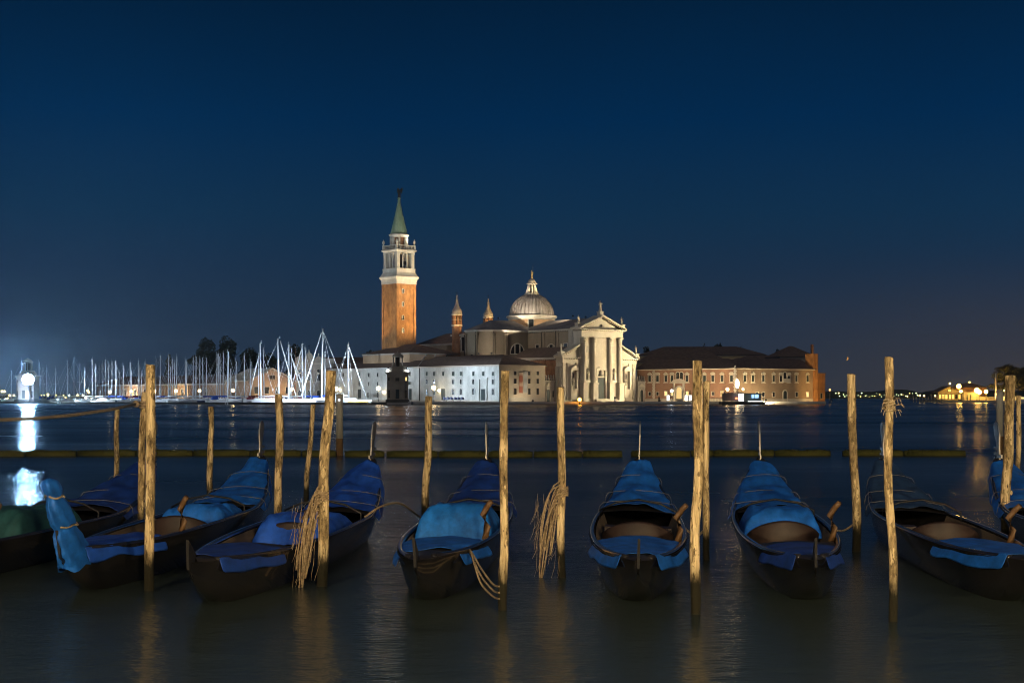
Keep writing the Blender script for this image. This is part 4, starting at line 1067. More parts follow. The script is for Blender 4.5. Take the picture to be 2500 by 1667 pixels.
for px, py, D, ofs in ((1073, 953, 424.5, 0), (831, 951, 462.5, 0), (938, 957, 444, 0)):
    y, z = wf.left(px, py, -.1)
    X, Y = wf.w(-.28, y)
    t = thing('wall_lamp', 'warm wall lantern glowing on the white building', 'wall lamp', (X, Y, .7+z), AL, 'wall lamps on the white building')
    MB().box(-.3, .3, -.06, .22, .35, .42).build('bracket', M_IRON, t); MB().ball((-.1, 0, 0), .34, 10, 6).build('lantern', E_WARM, t)
# orange harbour beacon before the church
bc = thing('harbour_beacon', 'glowing orange harbour beacon on a post before the church steps', 'beacon', (gx(1415, 403), 403, 0), 0)
MB().tube([(0, 0, -4), (0, 0, 1.1)], .12, 8).build('post', M_IRON, bc); MB().ball((0, 0, 1.45), .5, 12, 8).build('lamp', E_ORANGE, bc)
# bright mast lamp at the boat stop
sl = thing('stop_lamp', 'brilliant tall lamp standing at the boat stop corner', 'lamp', (gx(1800, 411), 411, .7), 0)
MB().tube([(0, 0, 0), (0, 0, 6.6)], .09, 6).build('post', M_STEEL, sl); MB().ball((0, 0, 5.3), .55, 12, 10, 2.4).build('lamp', E_WARM, sl)
street_lamp(1814, 950, 414, 'small globe lamp right of the boat stop corner lamp', r=.3)
street_lamp(1776, 950, 416, 'pair lamp glowing left of the boat stop cabin', r=.45)
street_lamp(1640, 954, 425, 'white lamp standing left of the lit monastery portal', E_WHITE, r=.4)
for px, lab in ((1631, 'lit white kiosk panel left of the monastery portal'), (1675, 'lit white poster case right of the monastery portal'), (1685, 'tall lit white poster case right of the monastery portal')):
    t = thing('poster_case', lab, 'poster case', (gx(px, 424), 424, .7), 0)
    MB().box(-.45, .45, -.05, .12, .0, 2.1).build('case', M_STEEL, t); MB().box(-.38, .38, -.09, -.06, .5, 1.95).build('lit_face', E_SIGN, t)
bo = thing('bollard', 'black and white striped mooring post on the church quay', 'bollard', (gx(1501.5, 410.5), 410.5, .7), 0)
MB().lathe([(.22, 0), (.22, .9)], n=10).build('post', M_COVW, bo); MB().lathe([(.24, .9), (.24, 1.5), (.05, 1.6)], n=10).build('band', M_IRON, bo)
bo = thing('bollard', 'dark mooring post on the quay below the pink range', 'bollard', (gx(1609, 413), 413, .7), 0)
MB().lathe([(.25, 0), (.25, 1.3), (.1, 1.5)], n=10).build('post', M_IRON, bo); MB().lathe([(.28, .9), (.28, 1.0)], n=10).build('band', M_STEEL, bo)
mk_ = thing('navigation_post', 'slim navigation post with amber lamp beyond the side wing', 'navigation post', (gx(2026, 460), 460, 0), 0)
MB().tube([(0, 0, -4), (0, 0, wz(955, 460))], .16, 6).build('post', M_STEEL, mk_); MB().ball((0, 0, wz(953, 460)+.2), .35).build('lamp', emis('amber_dim', (1, .5, .15), 3), mk_)

# far shore lamps
rnd = random.Random(5)
def shore_lamp(px, py, D, em, r, label, group):
    t = MB(); z = wz(py, D)
    t.tube([(0, 0, 0), (0, 0, z)], .12, 4); t.cur = 1; t.ball((0, 0, z+r), r, 8, 5)
    o = t.build('shore_lamp', [M_STEEL, em], None, (gx(px, D), D, 0))
    return tag(o, label, 'lamp', group)
for i in range(36):
    px = 2040+i*5.9+rnd.uniform(-2, 2)
    shore_lamp(px, rnd.choice((964, 966, 967, 968, 969, 961)), 1480, rnd.choice((E_GREENW, E_GREENW, E_YELW)), rnd.uniform(.3, .75), 'tiny lamp twinkling along the dark shore right of the monastery', 'lamps on the far right shore')
for i in range(30):
    px = -5+i*8+rnd.uniform(-3, 3)
    shore_lamp(px, rnd.choice((968, 972, 974, 975, 976, 966)), 1150 if i % 3 else 700, rnd.choice((E_WARM, E_WHITE, E_YELW, E_YELW)), rnd.uniform(.3, .6), 'tiny lamp twinkling along the shore beyond the marina', 'lamps on the far left shore')
for px, py in ((5, 958), (11, 958), (24, 968), (34, 968), (214, 956), (217, 960)):
    shore_lamp(px, py, 900, E_YELW, .7, 'amber lamp standing higher on the shore beyond the marina', 'taller lamps on the far left shore')

# ================================================================== CUSTOMS POINT ON THE RIGHT
tag(MB().prism_z(poly_pd([(2245, 566), (2300, 556), (2445, 548), (2600, 545), (2700, 900), (2300, 900)]), -4, .75).build('point_ground', M_QUAY), None, None, kind='structure')
wr = thing('waterside_shed', 'gabled shed with rows of amber windows on the right-hand point', 'building', (gx(2318, 562), 562, .75), R(-6))
MB().box(-4.6, 4.6, 0, 14, 0, 3.0).prism_y([(-4.6, 3.0), (4.6, 3.0), (0, 5.4)], .05, 13.9).build('wall', M_YEL, wr)
raking('verge', -5.2, 2.8, 0, 5.5, -.6, 14.3, .25, wr, M_ROOF); raking('verge', 5.2, 2.8, 0, 5.5, -.59, 14.29, .25, wr, M_ROOF)
for x in (-3.6, -2.4, -1.2, 0.2, 1.4, 2.6, 3.8): window(wr, 'F', x, .6, .8, 1.7, 'rect', M_YEL, emis('amber_window', (1, .6, .12), 2.2) if x not in (2.6,) else M_PANE, .1, 0)
window(wr, 'F', 0, 3.5, 1.0, .8, 'rect', M_YEL, MATS['amber_window'], .1, 0)
w2 = thing('waterside_house', 'low long building with pale roof behind the gabled shed', 'building', (gx(2368, 566), 566, .75), R(-3))
MB().box(-5.5, 6.5, 0, 10, 0, 5.2).build('wall', M_BRICKD, w2); hip_roof(MB(), -5.5, 6.5, 0, 10, 5.2, 7.0, .5).build('roof', M_ROOF, w2)
w3 = thing('waterside_kiosk', 'small pale kiosk lit amber on the right-hand point', 'kiosk', (gx(2372, 556), 556, .75), 0)
MB().box(-2.9, 2.9, 0, 3, 0, 3.0).box(-3.1, 3.1, -.3, 3.1, 3.0, 3.25).build('wall', M_BEIGE, w3)
MB().box(-1.9, -1.5, -.06, 0, 0, 2.2).box(-.6, -.2, -.05, 0, 0, 2.2).build('door', M_DOORD, w3)
wl = thing('garden_wall', 'low pale wall right of the amber kiosk', 'wall', (gx(2418, 556), 556, .75), 0)
MB().box(-4.5, 5.5, 0, .4, 0, 1.3).box(-4.6, 5.6, -.08, .48, 1.3, 1.45).build('wall', M_BEIGE, wl)
for px, py, D, r, lab in ((2341, 943, 555, .85, 'brilliant sodium lamp above the gabled shed ridge'), (2346, 955, 553, .55, 'sodium lamp at the right end of the gabled shed'),
                          (2385, 953, 553, .95, 'broad sodium lamp right of the kiosk'), (2391, 957, 552.5, .8, 'lower sodium lamp close to the broad one'), (2407, 956, 553, .7, 'sodium lamp between kiosk and tall tree'),
                          (2319, 936, 575, .4, 'dim amber lamp high behind the gabled shed'), (2367, 933, 575, .35, 'dim amber lamp high behind the pale roof'), (2452, 953, 560, .35, 'small amber lamp under the tall tree')):
    street_lamp(px, py, D, lab, E_YEL if r > .5 else E_YELW, r, 'sodium lamps on the point', .75)
cp = thing('flag_column', 'tall slim pale flag column beside the dark tree on the point', 'column', (gx(2431, 556), 556, .75), 0)
MB().lathe([(.45, 0), (.42, 1), (.30, 10.6), (.05, 10.7)], n=10).build('shaft', M_STONE, cp); MB().box(-.8, .8, -.8, .8, 0, .5).build('base', M_STONE2, cp)
pj = thing('jetty', 'timber jetty with amber lit posts left of the gabled shed', 'jetty', (gx(2270, 552), 552, 0), 0)
MB().box(-6.5, 5.5, 0, 4, .6, .9).build('deck', M_MOLE, pj)
for i in range(11): MB().tube([(-6.3+1.15*i, .2, -3), (-6.3+1.15*i, .2, 1.6+1.6*rnd.random())], .16, 6).build('pile', M_BEIGE, pj)
for px in (2245, 2256, 2283): street_lamp(px, 966, 554, 'small amber lamp on the timber jetty', E_YELW, .35, 'jetty lamps', .8)
gz = thing('motor_launch', 'pale launch moored off the point behind the paired posts', 'boat', (gx(2492, 540), 540, 0), R(5))
hull_mb(9, 2.6, 1.0).build('hull', M_BOATW, gz); MB().frus(2.2, 1.0, .9, 1.8, .8, 2.3).build('cabin', M_BOATW, gz)
MB().box(-1.6, 1.6, -1.02, -.9, 1.4, 2.0).build('lit_window', E_WIN, gz)

# thin moon
mo = MB(); n = 14; Rm = 15.
vs = []
for i in range(n+1):
    t_ = -PI/2+PI*i/n
    vs += [(Rm*math.cos(t_), 0, Rm*math.sin(t_)), (Rm*.35*math.cos(t_), 3, Rm*math.sin(t_))]
mo.add(vs, [(2*i, 2*i+2, 2*i+3, 2*i+1) for i in range(n)])
mo_o = mo.build('moon', emis('moon_orange', (1.0, .45, .06), 1.0), None, tuple(P(2067, 875, 12000)), 0); mo_o.rotation_euler = (0, R(15), 0)
tag(mo_o, 'thin orange crescent moon low over the water', 'moon')

# ================================================================== TREES
def tree(px, py_top, D, wpx, label, lobes=5, leaf=M_LEAF, n=4200, seed=0, z0=.7, tall=False, group='trees on the island'):
    rn = random.Random(seed*17+px)
    H = wz(py_top, D)-z0; W = wpx/F*D/2
    t = thing('tree', label, 'tree', (gx(px, D), D, z0), 0, group)
    tb = MB().tube([(0, 0, -.3), (rn.uniform(-.2, .2), 0, H*.3), (rn.uniform(-.4, .4), .2, H*.62), (0, 0, H*.85)], lambda q: max(.06, H*.024*(1-.85*q)), 8)
    for i in range(6):
        an = rn.uniform(0, 2*PI); z = H*rn.uniform(.25, .6)
        tb.tube([(0, 0, z), (W*.35*math.cos(an), W*.35*math.sin(an), z+H*.14), (W*.7*math.cos(an), W*.7*math.sin(an), z+H*.24)], lambda q: H*.010*(1-.8*q), 5)
    tb.build('trunk', M_BARK_SHADE, t)
    L = []
    for i in range(lobes*7):
        an = rn.uniform(0, 2*PI); q = rn.uniform(0, 1)
        zc = H*(.16+.70*q); wid = W*math.sqrt(max(.08, 1-((q-.38)/.68)**2)); rad = wid*rn.uniform(.15, .72)
        L.append((rad*math.cos(an), rad*math.sin(an), zc, W*rn.uniform(.16, .40), H*rn.uniform(.05, .13)))
    L.append((0, 0, H*.85, W*.42, H*.14))
    vs, fs = [], []
    sz = max(.26, min(.5, H*.022)); n = int(n*1.9)
    for i in range(n):
        cx0, cy0, cz, rx, rz_ = rn.choice(L)
        d = Vector((rn.gauss(0, 1), rn.gauss(0, 1), rn.gauss(0, 1))).normalized()*(rn.random()**.4)
        p = Vector((cx0+d.x*rx, cy0+d.y*rx, min(cz+d.z*rz_, H-.1)))
        u = Vector((rn.gauss(0, 1), rn.gauss(0, 1), rn.gauss(0, 1))).normalized()
        w = u.cross(Vector((rn.gauss(0, 1), rn.gauss(0, 1), rn.gauss(0, 1)))).normalized()
        s = sz*rn.uniform(.6, 1.3); o = len(vs)
        vs += [p-u*s, p+w*s*.6, p+u*s, p-w*s*.6]; fs.append((o, o+1, o+2, o+3))
    MB().add(vs, fs).build('crown', leaf, t)
    return t
tree(502, 820, 545, 92, 'broad dark tree behind the middle of the boathouse roof', seed=1, n=6000); tree(553, 818, 548, 88, 'broad dark tree behind the boathouse gable', seed=2, n=6000)
tree(612, 846, 540, 84, 'dark tree behind the masts right of the boathouse', seed=3); tree(655, 858, 535, 84, 'wide dark tree between boathouse and library', seed=4)
tree(720, 838, 530, 60, 'tall dark tree directly behind the library front', seed=5, tall=True)
tree(413, 861, 545, 24, 'slim olive poplar behind the boathouse roof', leaf=M_LEAF2, seed=6, tall=True, n=1500)
tree(905, 853, 540, 70, 'dark tree left of the bell tower foot', seed=7); tree(935, 862, 545, 40, 'low dark tree touching the bell tower edge', seed=8)
TR = 'dark tree crown showing above the monastery roofs'
for i, (px, py, w) in enumerate(((1720, 837, 44), (1752, 834, 48), (1782, 839, 40), (1810, 842, 40), (1578, 842, 40), (1900, 848, 46), (1703, 842, 30), (1930, 852, 50))):
    tree(px, py, 560, w, TR, seed=20+i, n=1800, group='trees behind the monastery')
tree(2462, 886, 566, 96, 'tall olive tree lit amber beside the flag column', leaf=M_LEAF2, seed=31, n=4200, z0=.75, group='trees on the point'); tree(2500, 893, 570, 70, 'olive tree at the right end of the point', leaf=M_LEAF2, seed=32, n=3000, z0=.75, group='trees on the point')

# ================================================================== FLOODLIGHTING
WARM = (1.0, .81, .50); GOLD = (1.0, .66, .28); COLD = (.72, .86, 1.0); NEUT = (1.0, .90, .72)
def cw_(x, y, z): X, Y = ch.w(x, y); return (X, Y, z+.7)
flood('floodlight on a tall pole at the monastery corner aimed at the church front', (cx_-.6, cy_-.9, 11.3), cw_(0, 0, 13), 98000, WARM, 48, .3)
flood('floodlight on the quay before the church aimed at its pediment', cw_(9, -16, .5), cw_(0, 0, 15), 6000, WARM, 90, .7)
# bell tower
tw_ = Frame(TX, TY, R(42))
def tp_(x, y, z): X, Y = tw_.w(x, y); return (X, Y, z)
flood('floodlight on the choir eaves aimed at the bell tower', cw_(-9.2, 51, 22.5), tp_(0, -4, 33), 44000, GOLD, 70, .8)
flood('floodlight on the white building roof aimed at the belfry', tp_(-6, -44, 15.0), tp_(-1, -2, 46), 95000, NEUT, 34, .8)
flood('floodlight on the far end of the white building roof aimed at the tower flank', (wf.w(2, 84)[0], wf.w(2, 84)[1], 12.9), tp_(-4, 0, 35), 22000, GOLD, 52, .7)
flood('small floodlight on the tower cornice aimed up the spire', tp_(2.7, -3.1, 51.4), tp_(0, -1, 62), 3600, NEUT, 80, .8)
# dome, lantern and turrets
flood('floodlight on the nave roof aimed at the dome', cw_(-1.5, 11, 26.5), cw_(0, 30, 30), 8000, (1, .82, .58), 90, .8)
flood('floodlight on the transept roof aimed at the dome flank', cw_(-14, 31.6, 26.2), cw_(-5, 31, 29.5), 400, (1, .84, .64), 80, .8)
flood('floodlight behind the pediment aimed at the dome lantern', cw_(-.8, 6, 26.0), cw_(0, 32, 38.2), 60000, (1, .76, .38), 15, .7)
flood('floodlight on the white building ridge aimed at the dome', (wf.w(8.6, 14)[0], wf.w(8.6, 14)[1], 15.2), cw_(0, 32, 32.2), 90000, (1, .86, .68), 18, .5)
flood('floodlight on the choir roof aimed at the right turret', cw_(7.4, 47, 26.0), cw_(9.2, 62, 30), 20000, GOLD, 60, .7)
flood('floodlight on the choir eaves aimed at the left turret', cw_(-9.0, 46, 22.4), cw_(-9.2, 60, 30), 8000, GOLD, 60, .7)
# marina floodlights on the lighthouse shoulders
flood('cold floodlight on the right lighthouse shoulder lighting the white wall', (gx(994, 397), 397.2, 10.2), (gx(1172, 412), 412, 3.2), 38000, COLD, 100, .8, .05, cold=True, group='marina floodlights', visor=1.8)
flood('cold floodlight on the left lighthouse shoulder lighting the yachts', (gx(947, 397), 397.2, 10.2), (gx(800, 430), 430, 6), 50000, COLD, 120, .7, cold=True, group='marina floodlights')
flood('cold floodlight on the breakwater lighting the tall masts', (gx(700, 408), 407, 2.0), (gx(740, 424), 424, 12), 42000, COLD, 130, .7, cold=True, group='marina floodlights')
flood('cold floodlight beside the big lamp cluster sweeping over the marina', (gx(75, 456), 455.0, 8.5), (gx(450, 450), 450, 6), 110000, COLD, 110, .7, cold=True, group='marina floodlights')
flood('added fill floodlight on the white building ridge brightening the nave and transept', (wf.w(8.6, 20)[0], wf.w(8.6, 20)[1], 15.2), cw_(-14, 20, 17), 3800, (1.0, .88, .70), 130, .8)  # added fill lamp for the dim church side walls
flood('added warm fill floodlight on the marina quay brightening the boathouse wall', (bf.w(-7, 40)[0], bf.w(-7, 40)[1], 1.2), bf.w(0, 46)+(4.0,), 7000, (1, .72, .40), 150, .8)  # added fill, the boathouse stays too dim under its globe lamps
flood('added warm fill floodlight on the marina quay brightening the boathouse end', (bf.w(-7, 82)[0], bf.w(-7, 82)[1], 1.2), bf.w(0, 82)+(4.0,), 9000, (1, .80, .55), 150, .8)  # added to brighten the far stretch of the boathouse
flood('added warm fill floodlight on the marina quay brightening the boathouse gable', (bf.w(6, -17)[0], bf.w(6, -17)[1], 1.2), bf.w(7, -8)+(5.0,), 4500, (1, .72, .40), 130, .8)  # added to brighten the gable wing
flood('added cold fill floodlight at the foot of the far lighthouse', (gx(60, 455.5), 455.5, 1.0), (gx(68, 463), 463, 8), 5000, COLD, 120, .8, cold=True, group='marina floodlights')  # added because the lamp cluster leaves the lighthouse behind it unlit
flood('added sodium fill floodlight on the point brightening the tall olive tree', (gx(2440, 553), 553, 1.6), (gx(2462, 566), 566, 9), 9000, (1, .60, .20), 120, .8)  # added lamp that turns the trees on the point amber
# monastery quay
flood('floodlight on the quay aimed at the pink range', (gx(1690, 411.5), 411.5, 1.4), (gx(1680, 436), 436, 7), 24000, (1, .75, .45), 140, .8)
flood('floodlight by the boat stop aimed at the brown range', (gx(1870, 416), 416, 1.4), (gx(1880, 434), 434, 6), 13000, (1, .75, .42), 140, .8)
flood('amber floodlight lighting the end tower', (gx(2030, 430), 430, 1.2), (gx(1996, 446), 446, 6), 7000, (1, .60, .20), 100, .8)
flood('floodlight on the quay aimed at the beige end wall', (gx(1300, 404), 404, 1.2), (gx(1270, 412), 412, 6), 2000, (1, .82, .55), 130, .8)

# ================================================================== FOREGROUND: MOORING POSTS
def post_material():
    m = bpy.data.materials.new('weathered_post'); m.use_nodes = True
    nt = m.node_tree; b = nt.nodes['Principled BSDF']; b.inputs['Roughness'].default_value = .9; b.inputs['Specular IOR Level'].default_value = .15
    tc = nt.nodes.new('ShaderNodeTexCoord'); oi = nt.nodes.new('ShaderNodeObjectInfo')
    ofs = nt.nodes.new('ShaderNodeVectorMath'); ofs.operation = 'ADD'
    sc_ = nt.nodes.new('ShaderNodeVectorMath'); sc_.operation = 'SCALE'; sc_.inputs['Scale'].default_value = 40.
    cmb = nt.nodes.new('ShaderNodeCombineXYZ')
    nt.links.new(oi.outputs['Random'], cmb.inputs[2]); nt.links.new(cmb.outputs[0], sc_.inputs[0])
    nt.links.new(tc.outputs['Object'], ofs.inputs[0]); nt.links.new(sc_.outputs[0], ofs.inputs[1])
    def nz(scale, st, det):
        mp = nt.nodes.new('ShaderNodeMapping'); mp.inputs['Scale'].default_value = st
        nt.links.new(ofs.outputs[0], mp.inputs[0])
        n = nt.nodes.new('ShaderNodeTexNoise'); n.inputs['Scale'].default_value = scale; n.inputs['Detail'].default_value = det; n.inputs['Roughness'].default_value = .7
        nt.links.new(mp.outputs[0], n.inputs['Vector']); return n
    bark = nz(26, (1, 1, .28), 8)
    r1 = nt.nodes.new('ShaderNodeValToRGB'); r1.color_ramp.elements[0].position = .34; r1.color_ramp.elements[1].position = .66
    r1.color_ramp.elements[0].color = (.030, .020, .010, 1); r1.color_ramp.elements[1].color = (.40, .30, .16, 1)
    nt.links.new(bark.outputs['Fac'], r1.inputs[0])
    bare = nz(34, (1, 1, .06), 5)
    r2 = nt.nodes.new('ShaderNodeValToRGB'); r2.color_ramp.elements[0].position = .36; r2.color_ramp.elements[1].position = .64
    r2.color_ramp.elements[0].color = (.30, .21, .10, 1); r2.color_ramp.elements[1].color = (.74, .60, .36, 1)
    nt.links.new(bare.outputs['Fac'], r2.inputs[0])
    msk = nz(8.0, (1, 1, .30), 4)
    r3 = nt.nodes.new('ShaderNodeValToRGB'); r3.color_ramp.elements[0].position = .49; r3.color_ramp.elements[1].position = .53
    nt.links.new(msk.outputs['Fac'], r3.inputs[0])
    mx = nt.nodes.new('ShaderNodeMix'); mx.data_type = 'RGBA'
    nt.links.new(r3.outputs[0], mx.inputs[0]); nt.links.new(r1.outputs[0], mx.inputs[6]); nt.links.new(r2.outputs[0], mx.inputs[7])
    # dark weed line just above the water
    geo = nt.nodes.new('ShaderNodeNewGeometry'); sp_ = nt.nodes.new('ShaderNodeSeparateXYZ'); nt.links.new(geo.outputs['Position'], sp_.inputs[0])
    wn_ = nz(9, (1, 1, .5), 4)
    ad = nt.nodes.new('ShaderNodeMath'); ad.operation = 'MULTIPLY_ADD'; ad.inputs[1].default_value = -.30
    nt.links.new(wn_.outputs['Fac'], ad.inputs[0]); nt.links.new(sp_.outputs['Z'], ad.inputs[2])
    mr = nt.nodes.new('ShaderNodeMapRange'); mr.inputs[1].default_value = .16; mr.inputs[2].default_value = .42
    nt.links.new(ad.outputs[0], mr.inputs[0])
    m2 = nt.nodes.new('ShaderNodeMix'); m2.data_type = 'RGBA'; m2.inputs[6].default_value = (.016, .015, .009, 1)
    nt.links.new(mr.outputs[0], m2.inputs[0]); nt.links.new(mx.outputs[2], m2.inputs[7]); nt.links.new(m2.outputs[2], b.inputs['Base Color'])
    bp = nt.nodes.new('ShaderNodeBump'); bp.inputs['Strength'].default_value = 1.0; bp.inputs['Distance'].default_value = .022
    nt.links.new(bark.outputs['Fac'], bp.inputs['Height']); nt.links.new(bp.outputs[0], b.inputs['Normal'])
    return m
M_POST = post_material()
M_PILE = mat('painted_pile', (.42, .41, .35), .7, (.52, .51, .45), 2.5, .2, 12, stretch=(1, 1, .3))
M_RUST = mat('rusty_weed', (.10, .055, .02), .95, (.20, .12, .05), 14, .4, 30)
M_ENDG = mat('end_grain', (.20, .14, .08), .95, (.34, .25, .14), 9)

def mooring_post(label, path, D, wpx, seed, rough=1.0, base=-1.6):
    """path: photo pixels (x, y) from the top down to the water at distance D"""
    rn = random.Random(seed); pts = [P(x, y, D) for x, y in path]
    zw = pts[-1].z
    root = Vector((pts[-1].x, D, 0))
    t = thing('mooring_post', label, 'post', root, 0, 'timber mooring posts')
    d = (pts[-1]-pts[-2]).normalized()
    pts.append(pts[-1] + Vector((d.x/abs(d.z), 0, -1))*max(.2, (zw-base)))
    pts = [p-root for p in reversed(pts)]
    seg = []
    for a_, b_ in zip(pts[:-1], pts[1:]):
        k = max(2, int((b_-a_).length/.05))
        for i in range(k): seg.append(a_.lerp(b_, i/k))
    seg.append(pts[-1])
    for _ in range(4):
        seg = [seg[0]] + [(seg[i-1]+seg[i]*2+seg[i+1])/4 for i in range(1, len(seg)-1)] + [seg[-1]]
    r0 = wpx*.95/F*D/2; n = 18; vs = []
    for i, p in enumerate(seg):
        q = i/(len(seg)-1)
        wob = Vector((noise.noise((p.z*.9, seed, 1)), noise.noise((p.z*.9, seed, 5)), 0))*r0*.75*rough
        for j in range(n):
            an = 2*PI*j/n
            big = noise.noise((math.cos(an)*.8+seed*3.1, math.sin(an)*.8, p.z*1.6))
            fine = noise.noise((math.cos(an)*2.6+seed*1.7, math.sin(an)*2.6, p.z*9))
            r = r0*(1.06-.10*q)*(1+.20*rough*big+.11*rough*fine)
            vs.append(p+wob+Vector((r*math.cos(an), r*math.sin(an), (noise.noise((an, seed, 9))*.03 if i == len(seg)-1 else 0))))
    m = len(seg)
    fs = [(i*n+j, i*n+(j+1) % n, (i+1)*n+(j+1) % n, (i+1)*n+j) for i in range(m-1) for j in range(n)]
    MB().add(vs, fs, True).build('timber', M_POST, t)
    top = vs[-n:]; c = sum((Vector(v) for v in top), Vector())/n
    MB().add([tuple(v) for v in top]+[tuple(c+Vector((0, 0, .012)))], [(j, (j+1) % n, n) for j in range(n)]).build('end_grain', M_ENDG, t)
    if rough > .9:                                   # splinters and a knot
        for k in range(3):
            i = rn.randrange(m//3, m-3); an = rn.uniform(PI*1.1, PI*1.9); p = seg[i]
            MB().ball((p.x+r0*.9*math.cos(an), p.y+r0*.9*math.sin(an), p.z), r0*.28, 8, 5, 1.8).build('knot', M_POST, t)
    return t
mooring_post('thick pale mooring post with the rope tied to its neighbour', [(369, 892), (368, 980), (366, 1150), (366, 1300), (364, 1442)], 17.6, 25, 1, .7)
mooring_post('knotty mooring post that the slack rope is tied to', [(352, 958), (349, 1050), (345, 1180), (344, 1314)], 24, 17, 2)
mooring_post('thin short mooring post standing left of the roped pair', [(287, 999), (286, 1080), (284, 1150), (283, 1222)], 32.6, 13, 3)
mooring_post('slim straight mooring post standing alone between the roped pair and the golden post', [(514, 993), (513, 1080), (514, 1160), (514, 1236)], 31, 15, 4)
mooring_post('golden barkless mooring post left of the rope-hung leaning post', [(681, 963), (682, 1040), (679, 1180), (680, 1310)], 24.3, 20, 5, .6)
mooring_post('thin mooring post leaning right behind the rope-hung post', [(765, 988), (758, 1070), (752, 1150), (747, 1228)], 32, 13, 6)
mooring_post('thick smooth mooring post leaning to the right hung with loops of rope', [(808, 906), (803, 1000), (793, 1150), (788, 1270), (786, 1430)], 18, 27, 7, .6)
mooring_post('pale mooring post standing between the two darkest blue gondola bows', [(1046, 968), (1045, 1080), (1042, 1180), (1039, 1276)], 27, 19, 9, .7)
mooring_post('rough bark mooring post with bare streaks and a rope at its foot', [(1232, 906), (1231, 1050), (1231, 1200), (1230, 1340), (1226, 1488)], 16, 22, 10, 1.3)
mooring_post('golden split mooring post hung with a rope hank', [(1366, 946), (1370, 1060), (1372, 1200), (1372, 1408)], 18.9, 20, 11, .8)
mooring_post('stout dark bark mooring post, tallest right of the church', [(1702, 881), (1702, 1040), (1700, 1180), (1699, 1330), (1697, 1497)], 15.7, 26, 12, 1.2)
mooring_post('slim pale mooring post close behind the stout bark post', [(1724, 932), (1724, 1060), (1723, 1200), (1724, 1366)], 20.9, 17, 13, .8)
mooring_post('kinked pale mooring post with a bend below its top', [(2080, 914), (2079, 1020), (2085, 1080), (2087, 1180), (2090, 1345)], 22, 22, 14, .7)
mooring_post('tall straight mooring post with a worn rope collar', [(2168, 873), (2171, 960), (2172, 1100), (2173, 1260), (2178, 1400), (2180, 1515)], 15.2, 22, 15, .9)
mooring_post('mottled mooring post in front of the painted pile and its thin neighbour', [(2465, 917), (2463, 1020), (2459, 1150), (2455, 1314)], 24, 25, 17, 1.2)
mooring_post('thin mooring post right of the mottled one', [(2487, 966), (2486, 1080), (2484, 1180), (2482, 1276)], 27, 13, 18)
# collar of old rope on the tall post
p_ = P(2171, 985, 15.2)
rc = thing('rope_collar', 'worn tangle of old rope wound round the tall straight post', 'rope', (p_.x, p_.y, p_.z-.12), 0)
cm_ = MB(); rn = random.Random(3)
for k in range(6):
    cm_.tube([((.054+.006*(k % 2))*math.cos(a_*PI/8), (.054+.006*(k % 2))*math.sin(a_*PI/8), .05+.021*k+.009*math.sin(a_+k*2)) for a_ in range(17)], .010, 6)
cm_.build('coil', mat('old_rope', (.26, .20, .12), .95, (.42, .34, .22), 30), rc)
fr_ = MB()
for k in range(12):
    an = rn.uniform(PI, 2*PI); z = rn.uniform(.03, .19); l = rn.uniform(.04, .10)
    fr_.tube([(.07*math.cos(an), .07*math.sin(an), z), ((.08+l*.6)*math.cos(an), (.08+l*.6)*math.sin(an), z+.01), ((.08+l)*math.cos(an), (.08+l)*math.sin(an), z-rn.uniform(.0, .08))], .004, 4)
fr_.build('frayed_ends', MATS['old_rope'], rc)
def painted_pile(px, ytop, D, wpx, label, mark):
    t = thing('painted_pile', label, 'pile', (gx(px, D), D, 0), 0, 'round painted piles')
    r = wpx/F*D/2; h = wz(ytop, D); k = h*.28
    MB().lathe([(r, k), (r, h-.02), (r*.9, h)], n=18).build('painted_shaft', M_PILE, t)
    MB().lathe([(r*1.01, -3), (r*1.01, k)], n=18).build('rusty_foot', M_RUST, t)
    if mark: MB().ball((0, -r, h-.20), .055, 8, 6).build('glowing_reflector', emis('glowing_reflector', (.95, .97, 1), 1.2), t)  # its glint is put in as emission, though it is no lamp
    MB().lathe([(r*1.35, h), (r*1.35, h+.03), (.02, h+.05)], n=18).build('cap', M_PILE, t)
painted_pile(829, 964, 57.5, 17, 'pale painted pile with rusty foot behind the floating log boom', True)
painted_pile(2441, 957, 60, 17, 'pale painted pile with dark foot behind the mottled post', False)

# rope strung out to the left from the paired posts
M_ROPE = mat('tan_rope', (.20, .15, .10), .95, (.34, .27, .18), 30)
rp = [P(332, 986, 23.8), P(270, 1000, 22.5), P(180, 1013, 21), P(90, 1021, 19.5), P(0, 1025, 18), P(-120, 1026, 16.5)]
ro = thing('slack_rope', 'thick slack brown rope running left from the knotty post', 'rope', rp[0], 0)
MB().tube([q-rp[0] for q in rp], .024, 8).build('strand', M_ROPE, ro)
kn = MB()
for k in range(3): kn.tube([(.088*math.cos(a_*PI/8)+.105, .088*math.sin(a_*PI/8)+.2, -.06+.045*k) for a_ in range(17)], .022, 6)
kn.ball((0, 0, 0), .06, 10, 6).build('knot', M_ROPE, ro)

